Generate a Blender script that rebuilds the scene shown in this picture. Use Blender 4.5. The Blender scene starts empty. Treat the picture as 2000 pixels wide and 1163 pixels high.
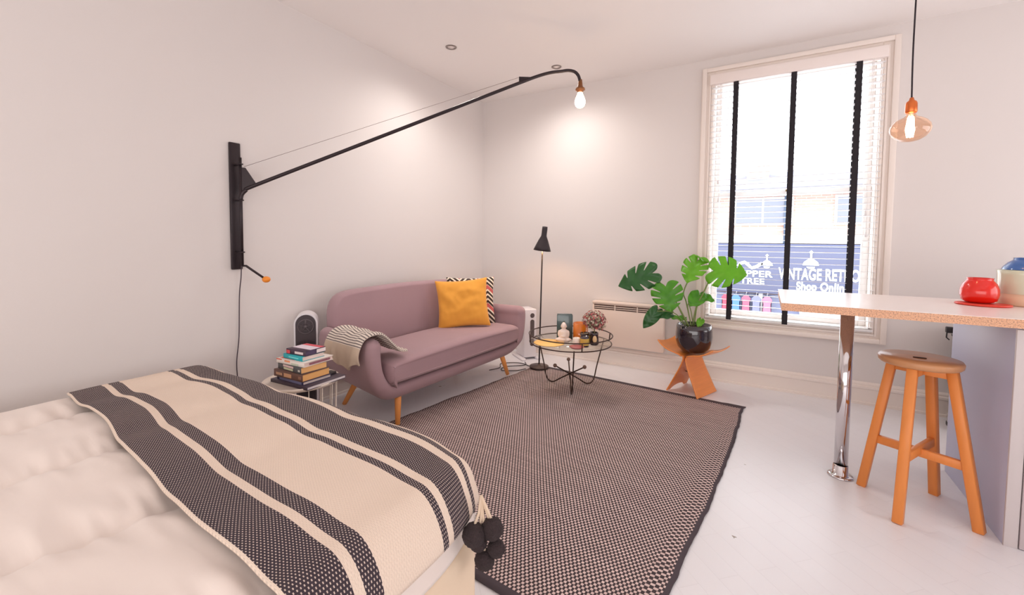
import bpy, bmesh, math, random
from mathutils import Vector, Matrix, noise
PI = math.pi
random.seed(7)
SC = bpy.context.scene
COL = SC.collection

# ------------------------------------------------------------------ camera, world, lights, exposure
F_PX, CX, CY, W_PX, H_PX = 835.0, 1000.0, 511.0, 2000.0, 1163.0
yaw, pitch, roll = [math.radians(a) for a in (-30.74, 2.76, 0.52)]
fwd = Vector((math.sin(yaw)*math.cos(pitch), math.cos(yaw)*math.cos(pitch), -math.sin(pitch)))
rt = Vector((math.cos(yaw), -math.sin(yaw), 0)); up = rt.cross(fwd)
r_ = rt*math.cos(roll)+up*math.sin(roll); u_ = up*math.cos(roll)-rt*math.sin(roll)
cam = bpy.data.cameras.new('camera'); cam_o = bpy.data.objects.new('camera', cam); COL.objects.link(cam_o)
M = Matrix((r_, u_, -fwd)).transposed().to_4x4(); M.translation = Vector((0, 0, 1.22))
cam_o.matrix_world = M
cam.sensor_width = 36; cam.lens = F_PX/W_PX*36; cam.shift_x = 0.0
cam.shift_y = (CY-H_PX/2)/W_PX
cam.clip_start = 0.02; cam.clip_end = 200
SC.camera = cam_o

world = bpy.data.worlds.new('sky'); SC.world = world; world.use_nodes = True
bg = world.node_tree.nodes['Background']; bg.inputs[0].default_value = (0.93, 0.96, 1.0, 1); bg.inputs[1].default_value = 4.4

def area(name, loc, rot, sx, sy, power, color):
    l = bpy.data.lights.new(name, 'AREA'); l.shape = 'RECTANGLE'; l.size = sx; l.size_y = sy
    l.energy = power; l.color = color
    o = bpy.data.objects.new(name, l); COL.objects.link(o); o.location = loc; o.rotation_euler = rot
    return o
# added fill lights, rear and right; daylight at the street window with the blind
area('rear_fill_light', (0.1, -2.17, 1.45), (math.radians(96), 0, 0), 5.6, 2.5, 98, (1.0, 0.978, 0.958))  # soft fill added behind the camera; the rear wall has no doors
area('kitchen_side_fill_light', (3.17, 2.5, 1.65), (math.radians(96), 0, math.radians(90)), 3.0, 2.0, 44, (1.0, 0.98, 1.0))  # fill added on the kitchen side; that wall has no window
area('street_window_daylight', (0.13, 4.42, 1.6), (math.radians(-90), 0, 0), 1.05, 1.95, 14, (0.93, 0.96, 1.0))

SC.view_settings.view_transform = 'Standard'; SC.view_settings.look = 'None'
SC.view_settings.exposure = 0.29; SC.view_settings.gamma = 1.0; SC.view_settings.use_curve_mapping = False
SC.cycles.use_denoising = True
SC.cycles.max_bounces = 10; SC.cycles.diffuse_bounces = 6; SC.cycles.glossy_bounces = 4
SC.cycles.transparent_max_bounces = 16; SC.cycles.sample_clamp_indirect = 6.0
SC.cycles.caustics_reflective = False; SC.cycles.caustics_refractive = False

# ------------------------------------------------------------------ materials
def lin(c):
    return tuple(((v/12.92) if v <= 0.04045 else ((v+0.055)/1.055)**2.4) for v in [x/255 for x in c])
class NT:
    def __init__(s, m): s.t = m.node_tree; s.n = s.t.nodes; s.l = s.t.links
    def new(s, k, **kw):
        x = s.n.new(k)
        for a, b in kw.items(): setattr(x, a, b)
        return x
    def math(s, op, a, b=None, c=None):
        x = s.new('ShaderNodeMath', operation=op)
        for i, v in enumerate((a, b, c)):
            if v is None: continue
            if isinstance(v, (int, float)): x.inputs[i].default_value = v
            else: s.l.new(v, x.inputs[i])
        return x.outputs[0]
    def mix(s, f, a, b):
        x = s.new('ShaderNodeMix', data_type='RGBA')
        if isinstance(f, (int, float)): x.inputs[0].default_value = f
        else: s.l.new(f, x.inputs[0])
        for i, v in ((6, a), (7, b)):
            if isinstance(v, tuple): x.inputs[i].default_value = (*v[:3], 1)
            else: s.l.new(v, x.inputs[i])
        return x.outputs[2]
MATS = {}
def mat(name, rgb, rough=0.6, metal=0.0, var=0.0, vscale=8.0, bump=0.0, bscale=60.0, coat=0.0, emit=None, es=0, sheen=0.0, spec=None, stretch=None):
    if name in MATS: return MATS[name]
    m = bpy.data.materials.new(name); m.use_nodes = True; t = NT(m)
    b = t.n['Principled BSDF']; c = lin(rgb)
    b.inputs['Base Color'].default_value = (*c, 1); b.inputs['Roughness'].default_value = rough
    b.inputs['Metallic'].default_value = metal; b.inputs['Coat Weight'].default_value = coat
    b.inputs['Sheen Weight'].default_value = sheen
    if spec is not None: b.inputs['Specular IOR Level'].default_value = spec
    tc = t.new('ShaderNodeTexCoord'); vec = tc.outputs['Object']
    if stretch:
        mp = t.new('ShaderNodeMapping'); mp.inputs['Scale'].default_value = stretch; t.l.new(vec, mp.inputs[0]); vec = mp.outputs[0]
    if var > 0:
        n = t.new('ShaderNodeTexNoise'); n.inputs['Scale'].default_value = vscale; n.inputs['Detail'].default_value = 3
        t.l.new(vec, n.inputs['Vector'])
        o = t.mix(n.outputs['Fac'], tuple(v*(1-var) for v in c), tuple(min(1, v*(1+var)) for v in c))
        t.l.new(o, b.inputs['Base Color'])
    if bump > 0:
        n = t.new('ShaderNodeTexNoise'); n.inputs['Scale'].default_value = bscale; n.inputs['Detail'].default_value = 4
        t.l.new(vec, n.inputs['Vector'])
        bp = t.new('ShaderNodeBump'); bp.inputs['Strength'].default_value = bump; bp.inputs['Distance'].default_value = 0.01
        t.l.new(n.outputs['Fac'], bp.inputs['Height']); t.l.new(bp.outputs[0], b.inputs['Normal'])
    if emit is not None:
        b.inputs['Emission Color'].default_value = (*lin(emit), 1); b.inputs['Emission Strength'].default_value = es
    MATS[name] = m
    return m
def glass(name, tint, gloss=0.12, rough=0.02, density=1.0):
    """thin glass: mostly see-through with a fresnel sheen"""
    m = bpy.data.materials.new(name); m.use_nodes = True; t = NT(m); t.n.remove(t.n['Principled BSDF'])
    tr = t.new('ShaderNodeBsdfTransparent'); tr.inputs[0].default_value = (*lin(tint), 1)
    gl = t.new('ShaderNodeBsdfGlossy'); gl.inputs['Roughness'].default_value = rough
    lw = t.new('ShaderNodeLayerWeight'); lw.inputs[0].default_value = 0.5
    f = t.math('MULTIPLY_ADD', t.math('POWER', lw.outputs['Facing'], 3.0), 0.45, gloss)
    mx = t.new('ShaderNodeMixShader'); t.l.new(f, mx.inputs[0]); t.l.new(tr.outputs[0], mx.inputs[1]); t.l.new(gl.outputs[0], mx.inputs[2])
    t.l.new(mx.outputs[0], t.n['Material Output'].inputs[0]); MATS[name] = m
    return m

# ------------------------------------------------------------------ mesh helpers (all return bmesh content)
class MB:
    def __init__(s): s.bm = bmesh.new(); s.uv = None
    def box(s, x0, x1, y0, y1, z0, z1, bev=0.0, seg=2, mtx=None):
        b2 = bmesh.new(); bmesh.ops.create_cube(b2, size=1)
        for v in b2.verts: v.co = Vector(((x0+x1)/2+v.co.x*(x1-x0), (y0+y1)/2+v.co.y*(y1-y0), (z0+z1)/2+v.co.z*(z1-z0)))
        if bev > 0: bmesh.ops.bevel(b2, geom=b2.edges[:], offset=bev, segments=seg, affect='EDGES', profile=0.5)
        if mtx: b2.transform(mtx)
        s._add(b2, bev > 0); return s
    def _add(s, b2, smooth=False):
        mp = [s.bm.verts.new(v.co) for v in b2.verts]
        b2.verts.index_update()
        for f in b2.faces:
            try: nf = s.bm.faces.new([mp[v.index] for v in f.verts]); nf.smooth = smooth
            except ValueError: pass
        b2.free()
    def beam(s, a, b, wx, wy, bev=0.002, up=Vector((0, 0, 1))):
        """square-section bar from a to b"""
        a, b = Vector(a), Vector(b); d = (b-a); L = d.length; d.normalize()
        x = d.cross(up)
        if x.length < 1e-4: x = Vector((1, 0, 0))
        x.normalize(); y = d.cross(x)
        m = Matrix((x, y, d)).transposed().to_4x4(); m.translation = a
        return s.box(-wx/2, wx/2, -wy/2, wy/2, 0, L, bev, 1, m)
    def tube(s, pts, r, n=10, closed=False, smooth=True, cap=True):
        pts = [Vector(p) for p in pts]; N = len(pts); rr = r if isinstance(r, (list, tuple)) else [r]*N
        prev = None; rings = []
        for i, p in enumerate(pts):
            if closed: t = pts[(i+1) % N]-pts[i-1]
            else: t = pts[min(i+1, N-1)]-pts[max(i-1, 0)]
            t.normalize()
            if prev is None:
                a = Vector((0, 0, 1)) if abs(t.z) < 0.9 else Vector((1, 0, 0)); x = t.cross(a).normalized()
            else: x = (prev-t*prev.dot(t)).normalized()
            prev = x; y = t.cross(x)
            rings.append([s.bm.verts.new(p+(x*math.cos(2*PI*k/n)+y*math.sin(2*PI*k/n))*rr[i]) for k in range(n)])
        for i in range(N if closed else N-1):
            A, B = rings[i], rings[(i+1) % N]
            for k in range(n):
                f = s.bm.faces.new((A[k], A[(k+1) % n], B[(k+1) % n], B[k])); f.smooth = smooth
        if cap and not closed:
            s.bm.faces.new(rings[0][::-1]); s.bm.faces.new(rings[-1])
        return s
    def lathe(s, prof, n=32, c=(0, 0, 0), smooth=True, sx=1, sy=1):
        """prof: list of (r, z); r=0 closes"""
        c = Vector(c); rings = []
        for r, z in prof:
            if r < 1e-6: rings.append([s.bm.verts.new(c+Vector((0, 0, z)))])
            else: rings.append([s.bm.verts.new(c+Vector((sx*r*math.cos(2*PI*k/n), sy*r*math.sin(2*PI*k/n), z))) for k in range(n)])
        for A, B in zip(rings, rings[1:]):
            for k in range(n):
                k2 = (k+1) % n
                if len(A) == 1 and len(B) == 1: continue
                if len(A) == 1: f = s.bm.faces.new((A[0], B[k], B[k2]))
                elif len(B) == 1: f = s.bm.faces.new((A[k], A[k2], B[0]))
                else: f = s.bm.faces.new((A[k], A[k2], B[k2], B[k]))
                f.smooth = smooth
        return s
    def sphere(s, c, r, seg=16, scale=(1, 1, 1)):
        b2 = bmesh.new(); bmesh.ops.create_uvsphere(b2, u_segments=seg, v_segments=max(6, seg//2+2), radius=1)
        for v in b2.verts: v.co = Vector(c)+Vector((v.co.x*r*scale[0], v.co.y*r*scale[1], v.co.z*r*scale[2]))
        s._add(b2, True); return s
    def prism(s, poly, z0, z1, mtx=None, smooth=False):
        """polygon in xy extruded z0..z1"""
        b2 = bmesh.new(); lo = [b2.verts.new((x, y, z0)) for x, y in poly]; hi = [b2.verts.new((x, y, z1)) for x, y in poly]
        b2.faces.new(lo[::-1]); b2.faces.new(hi); n = len(poly)
        for k in range(n): b2.faces.new((lo[k], lo[(k+1) % n], hi[(k+1) % n], hi[k]))
        if mtx: b2.transform(mtx)
        s._add(b2, smooth); return s
    def grid(s, fn, nu, nv, thick=0.0, smooth=True):
        """fn(i/nu, j/nv) -> Vector or None (hole)"""
        V = [[fn(i/nu, j/nv) for j in range(nv+1)] for i in range(nu+1)]
        vs = [[s.bm.verts.new(p) if p is not None else None for p in row] for row in V]
        for i in range(nu):
            for j in range(nv):
                q = (vs[i][j], vs[i+1][j], vs[i+1][j+1], vs[i][j+1])
                if all(q):
                    f = s.bm.faces.new(q); f.smooth = smooth
        return s
    def rounded(s, prof, d0, d1, R, fn, seg=5, inset=1.0):
        """closed profile (a,b) swept along depth d0..d1 with rounded end caps; fn(a,b,d)->Vector"""
        n = len(prof); P = [Vector(p) for p in prof]
        area_ = sum(P[i].x*P[(i+1) % n].y-P[(i+1) % n].x*P[i].y for i in range(n))
        sg = 1 if area_ > 0 else -1; nor = []
        for i in range(n):
            t = P[(i+1) % n]-P[i-1]; t.normalize(); nor.append(Vector((t.y, -t.x))*sg)
        steps = []
        for k in range(seg+1):
            a = PI/2*k/seg; steps.append((d0+R*(1-math.cos(a)), inset*R*(1-math.sin(a))))
        st2 = [(d1+(-1 if d1 > d0 else 1)*abs(d-d0), o) for d, o in steps[::-1]]
        M_ = 6; mid = [(steps[-1][0]+(st2[0][0]-steps[-1][0])*k/M_, 0.0) for k in range(1, M_)]
        rings = []
        for d, o in steps+mid+st2:
            rings.append([s.bm.verts.new(fn(P[i].x-nor[i].x*o, P[i].y-nor[i].y*o, d)) for i in range(n)])
        for A, B in zip(rings, rings[1:]):
            for k in range(n):
                f = s.bm.faces.new((A[k], A[(k+1) % n], B[(k+1) % n], B[k])); f.smooth = True
        for R_ in (rings[0], rings[-1]):
            f = s.bm.faces.new(R_)
            for g in bmesh.ops.triangulate(s.bm, faces=[f])['faces']: g.smooth = False
        return s
    def move(s, m): s.bm.transform(m); return s
def smoothpath(pts, per=6, closed=False):
    P = [Vector(p) for p in pts]; n = len(P); out = []
    rng = range(n) if closed else range(n-1)
    for i in rng:
        p1, p2 = P[i], P[(i+1) % n]
        p0 = P[i-1] if (closed or i > 0) else p1; p3 = P[(i+2) % n] if (closed or i+2 < n) else p2
        for k in range(per):
            t = k/per
            out.append(0.5*((2*p1)+(-p0+p2)*t+(2*p0-5*p1+4*p2-p3)*t*t+(-p0+3*p1-3*p2+p3)*t**3))
    if not closed: out.append(P[-1])
    return out
def obj(name, mb, m, parent=None, sub=0, solid=0.0, uvf=None, label=None):
    me = bpy.data.meshes.new(name); bm = mb.bm
    bmesh.ops.recalc_face_normals(bm, faces=bm.faces[:])
    if uvf:
        L = bm.loops.layers.uv.new('UVMap')
        for f in bm.faces:
            for l in f.loops: l[L].uv = uvf(l.vert.co, f)
    bm.to_mesh(me); bm.free()
    o = bpy.data.objects.new(name, me); COL.objects.link(o)
    if m is not None: me.materials.append(m)
    if parent: o.parent = parent
    if solid:
        md = o.modifiers.new('thickness', 'SOLIDIFY'); md.thickness = abs(solid); md.offset = -1 if solid > 0 else 1
    if sub:
        md = o.modifiers.new('smooth', 'SUBSURF'); md.levels = sub; md.render_levels = sub
    if label: o['label'] = label
    return o
def thing(name, label, cat, loc=(0, 0, 0), rz=0.0, group=None):
    o = bpy.data.objects.new(name, None); COL.objects.link(o); o.location = loc; o.rotation_euler = (0, 0, rz)
    o.empty_display_size = 0.05
    o['label'] = label; o['category'] = cat
    if group: o['group'] = group
    return o
def tag(o, label, cat, group=None, loc=None, rz=None):
    o['label'] = label; o['category'] = cat
    if group: o['group'] = group
    if loc is not None: o.location = loc
    if rz is not None: o.rotation_euler = (0, 0, rz)
    return o
def struct(o, label=None, cat=None):
    o['kind'] = 'structure'
    if label: o['label'] = label
    if cat: o['category'] = cat
    return o
def copy_tree(o, parent=None):
    c = o.copy(); COL.objects.link(c)
    if parent: c.parent = parent
    for ch in list(o.children): copy_tree(ch, c)
    return c
def text_mesh(name, body, size, m, parent, loc, rot=(PI/2, 0, 0), depth=0.006, bold=0.0, width=None, align='LEFT', label=None):
    cu = bpy.data.curves.new(name, 'FONT'); cu.body = body; cu.size = size; cu.extrude = depth; cu.offset = bold; cu.align_x = align
    cu.space_character = 1.05
    o = bpy.data.objects.new(name+'_curve', cu); COL.objects.link(o)
    bpy.context.view_layer.update()
    me = bpy.data.meshes.new_from_object(o.evaluated_get(bpy.context.evaluated_depsgraph_get()))
    bpy.data.objects.remove(o); bpy.data.curves.remove(cu)
    if width:
        xs = [v.co.x for v in me.vertices]; k = width/(max(xs)-min(xs)); x0 = min(xs)
        for v in me.vertices: v.co.x = (v.co.x-x0)*k
    me.name = name
    o = bpy.data.objects.new(name, me); COL.objects.link(o); me.materials.clear(); me.materials.append(m)
    o.parent = parent; o.location = loc; o.rotation_euler = rot
    if label: o['label'] = label
    return o

# ------------------------------------------------------------------ room
XL, XR, YF, YW, ZC = -2.862, 3.2, -2.2, 4.133, 2.81
WALL = mat('wall_paint', (222, 216, 214), 0.85, var=0.012, vscale=1.5, bump=0.03, bscale=180)
CEIL = mat('ceiling_paint', (242, 237, 235), 0.9, var=0.008, vscale=1.2)
TRIM = mat('trim_gloss_paint', (236, 226, 219), 0.45)
WHITE = mat('white_paint', (238, 234, 231), 0.5)

def floor_mat():
    m = bpy.data.materials.new('painted_floorboards'); m.use_nodes = True; t = NT(m); b = t.n['Principled BSDF']
    tc = t.new('ShaderNodeTexCoord'); mp = t.new('ShaderNodeMapping'); mp.inputs['Rotation'].default_value = (0, 0, math.radians(45))
    t.l.new(tc.outputs['Object'], mp.inputs[0])
    br = t.new('ShaderNodeTexBrick'); br.inputs['Scale'].default_value = 1.0; br.inputs['Brick Width'].default_value = 0.42
    br.inputs['Row Height'].default_value = 0.085; br.inputs['Mortar Size'].default_value = 0.0015; br.inputs['Mortar Smooth'].default_value = 0.6
    c = lin((233, 232, 236)); br.inputs['Color1'].default_value = (*c, 1); br.inputs['Color2'].default_value = (*[v*0.985 for v in c], 1)
    br.inputs['Mortar'].default_value = (*[v*0.93 for v in c], 1)
    t.l.new(mp.outputs[0], br.inputs['Vector'])
    sp = t.new('ShaderNodeTexNoise'); sp.inputs['Scale'].default_value = 9; sp.inputs['Detail'].default_value = 6
    t.l.new(tc.outputs['Object'], sp.inputs['Vector'])
    chip = t.math('LESS_THAN', sp.outputs['Fac'], 0.262)
    o = t.mix(chip, br.outputs['Color'], lin((150, 135, 125)))
    t.l.new(o, b.inputs['Base Color'])
    n = t.new('ShaderNodeTexNoise'); n.inputs['Scale'].default_value = 2.5; n.inputs['Detail'].default_value = 5
    t.l.new(tc.outputs['Object'], n.inputs['Vector'])
    rr = t.math('MULTIPLY_ADD', n.outputs['Fac'], 0.2, 0.22); t.l.new(rr, b.inputs['Roughness'])
    bp = t.new('ShaderNodeBump'); bp.inputs['Strength'].default_value = 0.25; bp.inputs['Distance'].default_value = 0.002
    inv = t.math('SUBTRACT', 1.0, br.outputs['Fac']); t.l.new(inv, bp.inputs['Height']); t.l.new(bp.outputs[0], b.inputs['Normal'])
    return m
struct(obj('floor', MB().box(XL-.1, XR+.1, YF-.1, YW+.0, -.1, 0), floor_mat()), 'white painted wooden floorboards')
struct(obj('ceiling', MB().box(XL-.1, XR+.1, YF-.1, YW+.25, ZC, ZC+.1), CEIL), 'plain white ceiling')
struct(obj('wall_left', MB().box(XL-.1, XL, YF-.1, YW+.25, 0, ZC), WALL), 'plain pale grey wall behind the sofa')
# window wall with its opening
OX0, OX1, OZ0, OZ1 = -0.435, 0.690, 0.555, 2.640
w = MB(); w.box(XL, OX0, YW, YW+.25, 0, ZC); w.box(OX1, XR, YW, YW+.25, 0, ZC); w.box(OX0, OX1, YW, YW+.25, OZ1, ZC); w.box(OX0, OX1, YW, YW+.25, 0, OZ0)
struct(obj('wall_back', w, WALL), 'pale grey wall around the window')
struct(obj('wall_front', MB().box(XL, XR, YF-.1, YF, 0, ZC), WALL), 'pale grey wall behind the camera')
struct(obj('wall_right', MB().box(XR, XR+.1, YF, YW, 0, ZC), WALL), 'pale grey wall on the kitchen side')
# skirting with a stepped moulding
def skirt(L, fn, name, lab):
    prof = [(0, 0), (.022, 0), (.022, .018), (.016, .022), (.016, .118), (.024, .126), (.024, .140), (.014, .146), (.014, .158), (.006, .172), (0, .172)]
    w = MB(); a = [w.bm.verts.new(fn(0, d, z)) for d, z in prof]; b = [w.bm.verts.new(fn(L, d, z)) for d, z in prof]
    for k in range(len(prof)-1): w.bm.faces.new((a[k], a[k+1], b[k+1], b[k]))
    struct(obj(name, w, TRIM), lab)
skirt(XR-XL, lambda s, d, z: Vector((XL+s, YW-d, z)), 'baseboard_back', 'moulded cream skirting board under the window')
skirt(YW-YF, lambda s, d, z: Vector((XL+d, YF+s, z)), 'baseboard_left', 'moulded cream skirting board behind the sofa')

# window: casing, reveal, sashes, glass
win = thing('window_1', 'tall white sash window with stepped picture frame moulding', 'window'); win['kind'] = 'structure'
cs = MB()
def frame(w, x0, x1, z0, z1, t, y0, y1, bev=.003):
    w.box(x0, x0+t, y0, y1, z0, z1, bev); w.box(x1-t, x1, y0, y1, z0, z1, bev)
    w.box(x0+t, x1-t, y0, y1, z1-t, z1, bev); w.box(x0+t, x1-t, y0, y1, z0, z0+t, bev)
frame(cs, -.530, .785, .470, 2.728, .10, YW-.022, YW)
frame(cs, -.524, .779, .476, 2.722, .035, YW-.040, YW-.02)
frame(cs, -.470, .725, .530, 2.668, .016, YW-.032, YW-.02)
frame(cs, -.452, .707, .548, 2.650, .014, YW-.028, YW-.02)
obj('casing', cs, TRIM, win)
rv = MB(); rv.box(OX0-.0, OX0+.012, YW, YW+.2, OZ0, OZ1); rv.box(OX1-.012, OX1, YW, YW+.2, OZ0, OZ1); rv.box(OX0, OX1, YW, YW+.2, OZ1-.012, OZ1); rv.box(OX0, OX1, YW-.0, YW+.24, OZ0, OZ0+.025)
obj('reveal', rv, TRIM, win)
s1 = MB(); frame(s1, OX0+.012, OX1-.012, OZ0+.025, 1.665, .045, YW+.11, YW+.15, .004)
lo = obj('lower_sash', s1, WHITE, win)
s2 = MB(); frame(s2, OX0+.012, OX1-.012, 1.625, OZ1-.012, .042, YW+.155, YW+.195, .004)
hi = obj('upper_sash', s2, WHITE, win)
G = glass('window_glass', (250, 252, 253), 0.0)
obj('pane', MB().box(OX0+.055, OX1-.055, YW+.128, YW+.132, OZ0+.07, 1.62), G, lo)
obj('pane', MB().box(OX0+.053, OX1-.053, YW+.173, YW+.177, 1.667, OZ1-.053), G, hi)
lt = MB(); lt.sphere((0, 0, 0), .012, 10); lt.move(Matrix.Translation((.13, YW+.10, 1.66)))
obj('sash_latch', lt, mat('brass_dark', (120, 95, 60), .35, .9), lo)

# venetian blind
bl = thing('venetian_blind', 'white venetian blind with three black tapes covering the sash window', 'blind', (0.125, YW-.045, 0))
SL = mat('blind_slat_paint', (230, 228, 228), 0.4)
TAPE = mat('black_blind_tape', (38, 34, 40), 0.9)
BW = .575
obj('valance', MB().box(-BW-.012, BW+.012, -.012, .052, 2.572, 2.655, .003), mat('valance_paint', (240, 230, 226), .5), bl)
sw = MB(); z = .592; k = 0; zs = []
while z < 2.565:
    sw.box(-BW, BW, -.0, .050, z-.0015, z+.0015, mtx=Matrix.Translation((0, .025, z)) @ Matrix.Rotation(math.radians(-4), 4, 'X') @ Matrix.Translation((0, -.025, -z)))
    zs.append(z); z += .0465
obj('slats', sw, SL, bl)
obj('bottom_rail', MB().box(-BW, BW, -.002, .052, .560, .578, .004), SL, bl)
for x in (-.388, .019, .424):
    tp = MB(); tp.box(x-.019, x+.019, -.004, -.0025, .562, 2.575); tp.box(x-.019, x+.019, .0535, .055, .562, 2.575)
    obj('tape', tp, TAPE, bl)
for x, z in ((-.503, 1.74), (-.495, 1.59), (.498, 1.45), (.506, 1.29)):
    cdo = obj('pull_cord', MB().tube([(x, -.01, 2.58), (x, -.012, z+.015)], .0012, 5), WHITE, bl)
    obj('tassel', MB().lathe([(0, .018), (.004, .016), (.008, -.012), (.006, -.018), (0, -.018)], 10, (x, -.012, z)), SL, cdo)

# downlights
for i, (x, y, lab) in enumerate([(-2.285, 2.83, 'recessed chrome ceiling spotlight nearer the left wall, alone on the ceiling'), (-1.70, 3.62, 'recessed chrome ceiling spotlight just above the tip of the black lamp arm')]):
    d = thing('ceiling_spotlight', lab, 'spotlight', (x, y, ZC), 0, 'recessed ceiling spotlights')
    obj('ring', MB().lathe([(.031, .004), (.031, -.003), (.036, -.007), (.044, -.005), (.046, 0)], 28), mat('satin_chrome', (150, 140, 136), .3, 1.0), d)
    sl_ = bpy.data.lights.new('spotlight_beam', 'SPOT'); sl_.energy = 40; sl_.spot_size = math.radians(165); sl_.spot_blend = 1.0; sl_.shadow_soft_size = .12; sl_.color = (1.0, .93, .87)
    so3 = bpy.data.objects.new('spotlight_beam', sl_); COL.objects.link(so3); so3.location = (x, y, ZC-.03)
    obj('lamp_face', MB().lathe([(0, -.0035), (.012, -.0045), (.029, -.001)], 20), mat('halogen_face', (225, 215, 210), .25, .3), d)

# ------------------------------------------------------------------ the street outside
YE = 14.0
FX = (-8.5, 11.0)
fac = thing('terraced_building', 'brick shop building across the street seen through the blind', 'building', (0, YE, 0))
BR = bpy.data.materials.new('terracotta_brick'); BR.use_nodes = True; t = NT(BR); b = t.n['Principled BSDF']
tc = t.new('ShaderNodeTexCoord'); mp = t.new('ShaderNodeMapping'); mp.inputs['Rotation'].default_value = (PI/2, 0, 0); t.l.new(tc.outputs['Object'], mp.inputs[0])
br = t.new('ShaderNodeTexBrick'); br.inputs['Scale'].default_value = 1; br.inputs['Brick Width'].default_value = .22; br.inputs['Row Height'].default_value = .075; br.inputs['Mortar Size'].default_value = .01
br.inputs['Color1'].default_value = (*lin((186, 146, 134)), 1); br.inputs['Color2'].default_value = (*lin((198, 158, 144)), 1); br.inputs['Mortar'].default_value = (*lin((196, 176, 164)), 1)
t.l.new(mp.outputs[0], br.inputs['Vector']); t.l.new(br.outputs['Color'], b.inputs['Base Color']); b.inputs['Roughness'].default_value = .9
obj('brick_wall', MB().box(FX[0], FX[1], .02, .5, -3.3, 2.75), BR, fac)
STONE = mat('pale_stone', (210, 205, 202), .8)
obj('string_course', MB().box(FX[0], FX[1], -.08, .02, 1.22, 1.42), STONE, fac)
obj('lower_cornice', MB().box(FX[0], FX[1], -.16, .02, 1.10, 1.20), mat('slate_blue_paint', (88, 92, 120), .5), fac)
SLATE = mat('slate_roof', (118, 118, 134), .7, var=.1, vscale=3)
rf = MB(); rf.prism([(-.35, 2.72), (2.2, 3.5), (2.2, 3.4), (-.35, 2.62)], FX[0], FX[1], Matrix(((0, 0, 1, 0), (1, 0, 0, 0), (0, 1, 0, 0), (0, 0, 0, 1))))
obj('roof', rf, SLATE, fac)
for cx_ in (-5.2, -.6, 3.6): obj('chimney', MB().box(cx_, cx_+.6, 1.2, 1.8, 3.0, 3.75), BR, fac)
DG = mat('grey_pane_glass', (126, 128, 142), .15)  # one even grey for the facade panes
for k in range(8):
    x = -7.9+k*2.35
    fr = MB(); fr.box(x, x+1.45, -.03, .03, 1.72, 2.5); fo = obj('window_frame', fr, STONE, fac)
    g_ = MB(); g_.box(x+.06, x+.70, -.045, -.03, 1.78, 2.44); g_.box(x+.75, x+1.39, -.045, -.03, 1.78, 2.44)
    obj('pane', g_, DG, fo)
obj('eaves_board', MB().box(FX[0], FX[1], -.12, .02, 2.60, 2.74), mat('eaves_grey', (120, 120, 140), .6), fac)
obj('drainpipe', MB().tube([(.435, -.08, 1.2), (.435, -.08, 2.62)], .055, 10), mat('drainpipe_blue_grey', (92, 104, 124), .5), fac)
# shop front with fascia sign
obj('shop_fascia', MB().box(-1.62, 7.2, -.24, .02, -.18, 1.10, .01), mat('navy_sign_board', (88, 89, 112), .5), fac)
SW = mat('sign_white', (245, 245, 245), .5)
fas = [c for c in fac.children if c.name.startswith('shop_fascia')][0]
text_mesh('lettering', 'VINTAGE RETRO C', .42, SW, fas, (.30, -.25, .26), bold=.012, width=1.98)
text_mesh('lettering', 'Shop Online', .30, SW, fas, (.72, -.25, -.02), bold=.010, width=1.14)
text_mesh('lettering', 'PEPPER', .24, SW, fas, (-.78, -.25, .28), bold=.006, width=.95)
text_mesh('lettering', 'TREE', .22, SW, fas, (-.62, -.25, .08), bold=.006, width=.60)
def lampicon(x, z, s):
    m_ = MB(); Mx = Matrix.Translation((x, -.25, z)) @ Matrix.Rotation(PI/2, 4, 'X')
    m_.prism([(-.17*s, 0), (.17*s, 0), (.15*s, .08*s), (.07*s, .15*s), (.02*s, .18*s), (.02*s, .30*s), (.05*s, .33*s), (0, .38*s), (-.05*s, .33*s), (-.02*s, .30*s), (-.02*s, .18*s), (-.07*s, .15*s), (-.15*s, .08*s)], -.006, .006, Mx)
    m_.prism([(.09*s*math.cos(a), -.03*s+.06*s*math.sin(a)) for a in [PI+PI*k/8 for k in range(9)]], -.006, .006, Mx)
    return m_
obj('lamp_emblem', lampicon(1.02, .64, 1.05), SW, fas)
obj('lamp_emblem', lampicon(.02, .60, .85), SW, fas)
em = MB(); Mx = Matrix.Translation((-.42, -.25, .58)) @ Matrix.Rotation(PI/2, 4, 'X')
em.prism([(-.30, 0), (-.22, .10), (-.1, .14), (0, .08), (.08, -.02), (.18, .02), (.30, .12), (.36, .06), (.22, -.06), (.08, -.10), (-.02, -.02), (-.10, .05), (-.20, .02), (-.24, -.04)], -.006, .006, Mx)
obj('chair_emblem', em, SW, fas)
gl_ = MB(); gl_.box(-1.5, 7.0, -.03, .01, -2.6, -.22); sf = obj('shop_window', gl_, mat('shopfront_glass', (110, 112, 140), .2), fac)
pil = MB()
for x in (-1.62, -.15, .95, 2.4, 3.9, 5.4, 6.9): pil.box(x, x+.10, -.12, .0, -3.3, -.18)
obj('shopfront_posts', pil, STONE, fac)
st = thing('street_awning', 'pale canvas awning below the shop sign across the street', 'awning', (2.7, YE-.62, -.55))
obj('canvas', MB().prism([(-.36, -.3), (.36, 0), (.36, .04), (-.36, -.26)], -1.9, 4.0, Matrix(((0, 0, 1, 0), (1, 0, 0, 0), (0, 1, 0, 0), (0, 0, 0, 1)))), STONE, st)
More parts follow.
